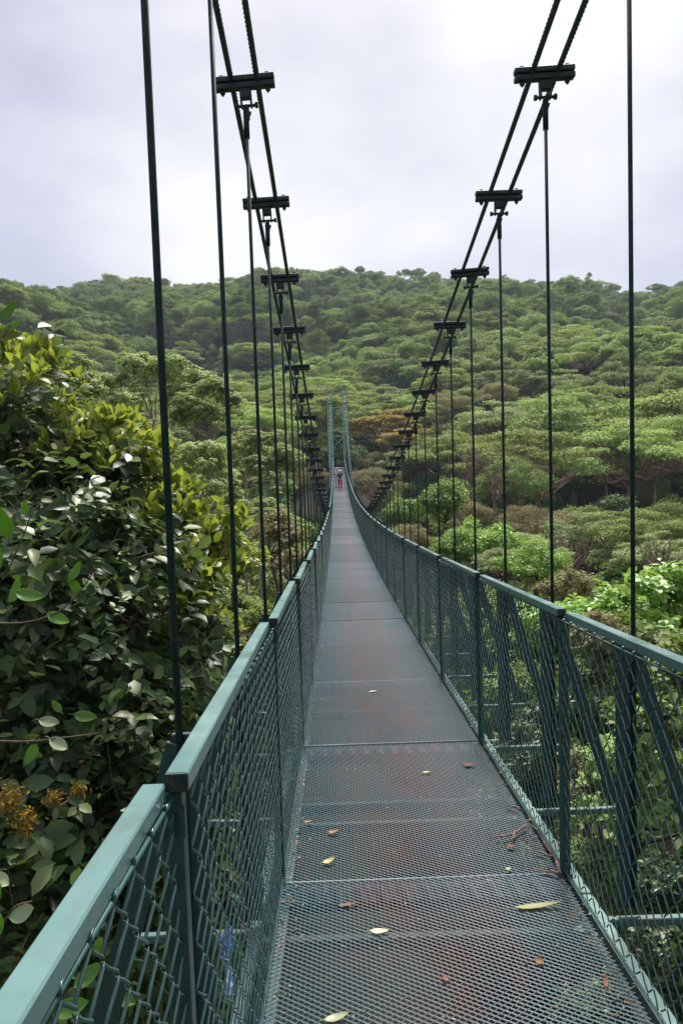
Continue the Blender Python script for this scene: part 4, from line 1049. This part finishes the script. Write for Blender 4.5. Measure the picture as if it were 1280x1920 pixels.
# ------------------------------------------------------------------ walkers
def skin_obj(name, pts, edges, rad, m, parent, root=0, sub=2):
    me = bpy.data.meshes.new(name); me.from_pydata(pts, edges, []); o = link(name, me, parent)
    sk = o.modifiers.new('skin', 'SKIN'); sk.use_smooth_shade = True
    for i, v in enumerate(me.skin_vertices[0].data): v.radius = (rad[i], rad[i]) if not isinstance(rad[i], tuple) else rad[i]; v.use_root = (i == root)
    ss = o.modifiers.new('sub', 'SUBSURF'); ss.levels = sub; ss.render_levels = sub
    me.materials.append(m); return o
def simple(name, c, rough=.8):
    m, t, b, nn = mat(name); t.links.new(mixc(t, nn, noise(t, nn, 18, 4), c, tuple(x*.7 for x in c)), b.inputs['Base Color']); b.inputs['Roughness'].default_value = rough; return m
SKIN_M = simple('skin', (.50, .30, .22), .5)
def person(p, h, rot, label, trou, top, hat, hair, stride, pack=None):
    root = link('person', None, loc=p, rot=(0, 0, rot)); tag(root, label, 'person'); k = h/1.70
    # y forward; joints
    sl_, sr_ = stride, -stride
    J = {'pel': (0, 0, .93), 'wai': (0, .0, 1.06), 'che': (0, -.01, 1.28), 'nec': (0, 0, 1.44), 'hd1': (0, .01, 1.52), 'hd2': (0, .015, 1.60), 'hd3': (0, .01, 1.66)}
    for s, n_, st in ((-1, 'l', sl_), (1, 'r', sr_)):
        J['hip'+n_] = (s*.09, 0, .90); J['kne'+n_] = (s*.105, st*.5+.02, .49); J['ank'+n_] = (s*.11, st, .085); J['toe'+n_] = (s*.125, st+.15, .035); J['hee'+n_] = (s*.11, st-.05, .04)
        J['sho'+n_] = (s*.165, -.01, 1.385); J['elb'+n_] = (s*.26, -.06, 1.13); J['wri'+n_] = (s*.17, .15, 1.02); J['pal'+n_] = (s*.145, .21, 1.03)
        for q in range(4): J[f'f{q}a'+n_] = (s*(.13+.014*q), .255, 1.045-.004*q); J[f'f{q}b'+n_] = (s*(.11+.014*q), .285, 1.03-.004*q)
        J['tha'+n_] = (s*.115, .20, 1.05); J['thb'+n_] = (s*.095, .225, 1.065)
    names = list(J); ix = {n_: i for i, n_ in enumerate(names)}
    E_ = [('pel', 'wai'), ('wai', 'che'), ('che', 'nec'), ('nec', 'hd1'), ('hd1', 'hd2'), ('hd2', 'hd3')]; Rd = {'pel': (.15, .11), 'wai': (.125, .09), 'che': (.15, .11), 'nec': .052, 'hd1': (.065, .085), 'hd2': (.078, .095), 'hd3': (.055, .07)}
    for n_ in 'lr':
        E_ += [('pel', 'hip'+n_), ('hip'+n_, 'kne'+n_), ('kne'+n_, 'ank'+n_), ('ank'+n_, 'toe'+n_), ('che', 'sho'+n_), ('sho'+n_, 'elb'+n_), ('elb'+n_, 'wri'+n_), ('wri'+n_, 'pal'+n_), ('pal'+n_, 'tha'+n_), ('tha'+n_, 'thb'+n_)]
        Rd.update({'hip'+n_: .088, 'kne'+n_: .055, 'ank'+n_: .036, 'toe'+n_: .028, 'hee'+n_: .03, 'sho'+n_: .055, 'elb'+n_: .038, 'wri'+n_: .026, 'pal'+n_: (.034, .018), 'tha'+n_: .011, 'thb'+n_: .008})
        for q in range(4): E_ += [('pal'+n_, f'f{q}a'+n_), (f'f{q}a'+n_, f'f{q}b'+n_)]; Rd[f'f{q}a'+n_] = .009; Rd[f'f{q}b'+n_] = .0075
    names = [n_ for n_ in names if not n_.startswith('hee')]; ix = {n_: i for i, n_ in enumerate(names)}
    sc = lambda v: tuple(a*k for a in v)
    rk = lambda r: tuple(a*k for a in r) if isinstance(r, tuple) else r*k
    skin_obj('body', [sc(J[n_]) for n_ in names], [(ix[a], ix[b]) for a, b in E_], [rk(Rd[n_]) for n_ in names], SKIN_M, root)
    # nose, ears
    def sub(name, ns, es, rd, m, sb=2):
        ii = {n_: i for i, n_ in enumerate(ns)}
        return skin_obj(name, [sc(J[n_]) for n_ in ns], [(ii[a], ii[b]) for a, b in es], [rk(r) for r in rd], m, root, 0, sb)
    J['wa2'] = (0, 0, 1.02); 
    for n_, s in (('l', -1), ('r', 1)): a = np.array(J['kne'+n_]); b_ = np.array(J['ank'+n_]); J['cuf'+n_] = tuple(a*.06+b_*.94); a = np.array(J['sho'+n_]); b_ = np.array(J['elb'+n_]); J['sle'+n_] = tuple(a*.45+b_*.55)
    sub('trousers', ['pel', 'wa2', 'hipl', 'knel', 'cufl', 'hipr', 'kner', 'cufr'], [('pel', 'wa2'), ('pel', 'hipl'), ('hipl', 'knel'), ('knel', 'cufl'), ('pel', 'hipr'), ('hipr', 'kner'), ('kner', 'cufr')],
        [(.17, .125), (.135, .10), .105, .078, .062, .105, .078, .062], trou)
    sub('shirt', ['che', 'wai', 'wa2', 'nec', 'shol', 'slel', 'shor', 'sler'], [('che', 'wai'), ('wai', 'wa2'), ('che', 'nec'), ('che', 'shol'), ('shol', 'slel'), ('che', 'shor'), ('shor', 'sler')],
        [(.168, .125), (.15, .11), (.155, .115), .06, .068, .055, .068, .055], top)
    for n_ in 'lr': 
        a = np.array(J['toe'+n_]); sub('shoe', ['ank'+n_, 'toe'+n_], [('ank'+n_, 'toe'+n_)], [.046, .04], simple('shoe', (.06, .05, .05)))
    mb = MB(); hc = J['hd2']
    mb.tube([sc((hc[0], hc[1], 1.615)), sc((hc[0], hc[1], 1.625))], [.16*k, .155*k], 20); mb.tube([sc((hc[0], hc[1]-.005, 1.62)), sc((hc[0], hc[1]-.005, 1.68)), sc((hc[0], hc[1]-.005, 1.72))], [.105*k, .095*k, .05*k], 18)
    mb.obj('hat', hat, root, True)
    J['ha1'] = (0, -.035, 1.60); J['ha2'] = (0, -.045, 1.50); sub('hair', ['ha1', 'ha2'], [('ha1', 'ha2')], [(.082, .075), (.06, .05)], hair)
    # face
    mb = MB()
    mb.tube([sc((0, .10, 1.575)), sc((0, .125, 1.545)), sc((0, .10, 1.54))], [.008*k, .014*k, .01*k], 6); mb.obj('nose', SKIN_M, root, True)
    dk = simple('eye', (.03, .02, .02))
    for s in (-1, 1):
        mb = MB(); mb.tube([sc((s*.03, .098, 1.58)), sc((s*.03, .108, 1.58))], .009*k, 8); mb.obj('eye', dk, root, True)
        mb = MB(); mb.tube([sc((s*.082, .01, 1.60)), sc((s*.092, .0, 1.575)), sc((s*.082, .01, 1.55))], .011*k, 6); mb.obj('ear', SKIN_M, root, True)
    mb = MB(); mb.tube([sc((-.024, .10, 1.515)), sc((0, .108, 1.513)), sc((.024, .10, 1.515))], .006*k, 6); mb.obj('mouth', simple('lip', (.35, .12, .10)), root, True)
CR = simple('crimson_cloth', (.62, .02, .09)); BK = simple('black_cloth', (.018, .012, .016)); WH = simple('white_cloth', (.78, .74, .72)); HT_ = simple('cream_hat', (.80, .68, .60)); HR_ = simple('brown_hair', (.10, .06, .035)); GR = simple('pale_trousers', (.55, .45, .44))
p = on_deck(638, 919, 0); print('person y', p.y, p.x)
person(Vector((p.x, p.y, dz(p.y)+.012)), 1.68, math.pi, 'person in crimson trousers, dark top and pale hat walking on the far deck', CR, BK, HT_, HR_, .10)
p2 = on_deck(633.5, 913, 0)
person(Vector((p2.x-.06, p2.y, dz(p2.y)+.012)), 1.70, math.pi, 'person in white shirt and pale hat close behind the crimson-trousered walker', GR, WH, HT_, HR_, -.12)
# ------------------------------------------------------------------ air
def haze():
    mb = MB(); mb.box((0, 400, 65), (3300, 3100, 260))
    m = bpy.data.materials.new('haze'); m.use_nodes = True; t = m.node_tree; t.nodes.clear()
    v = t.nodes.new('ShaderNodeVolumePrincipled'); o_ = t.nodes.new('ShaderNodeOutputMaterial'); t.links.new(v.outputs[0], o_.inputs['Volume'])
    v.inputs['Color'].default_value = (.74, .85, 1, 1); v.inputs['Density'].default_value = HAZE_D
    o = mb.obj('haze', m); tag(o, kind='stuff', label='thin bluish haze over the valley', cat='haze')
HAZE_D = .00030
haze()
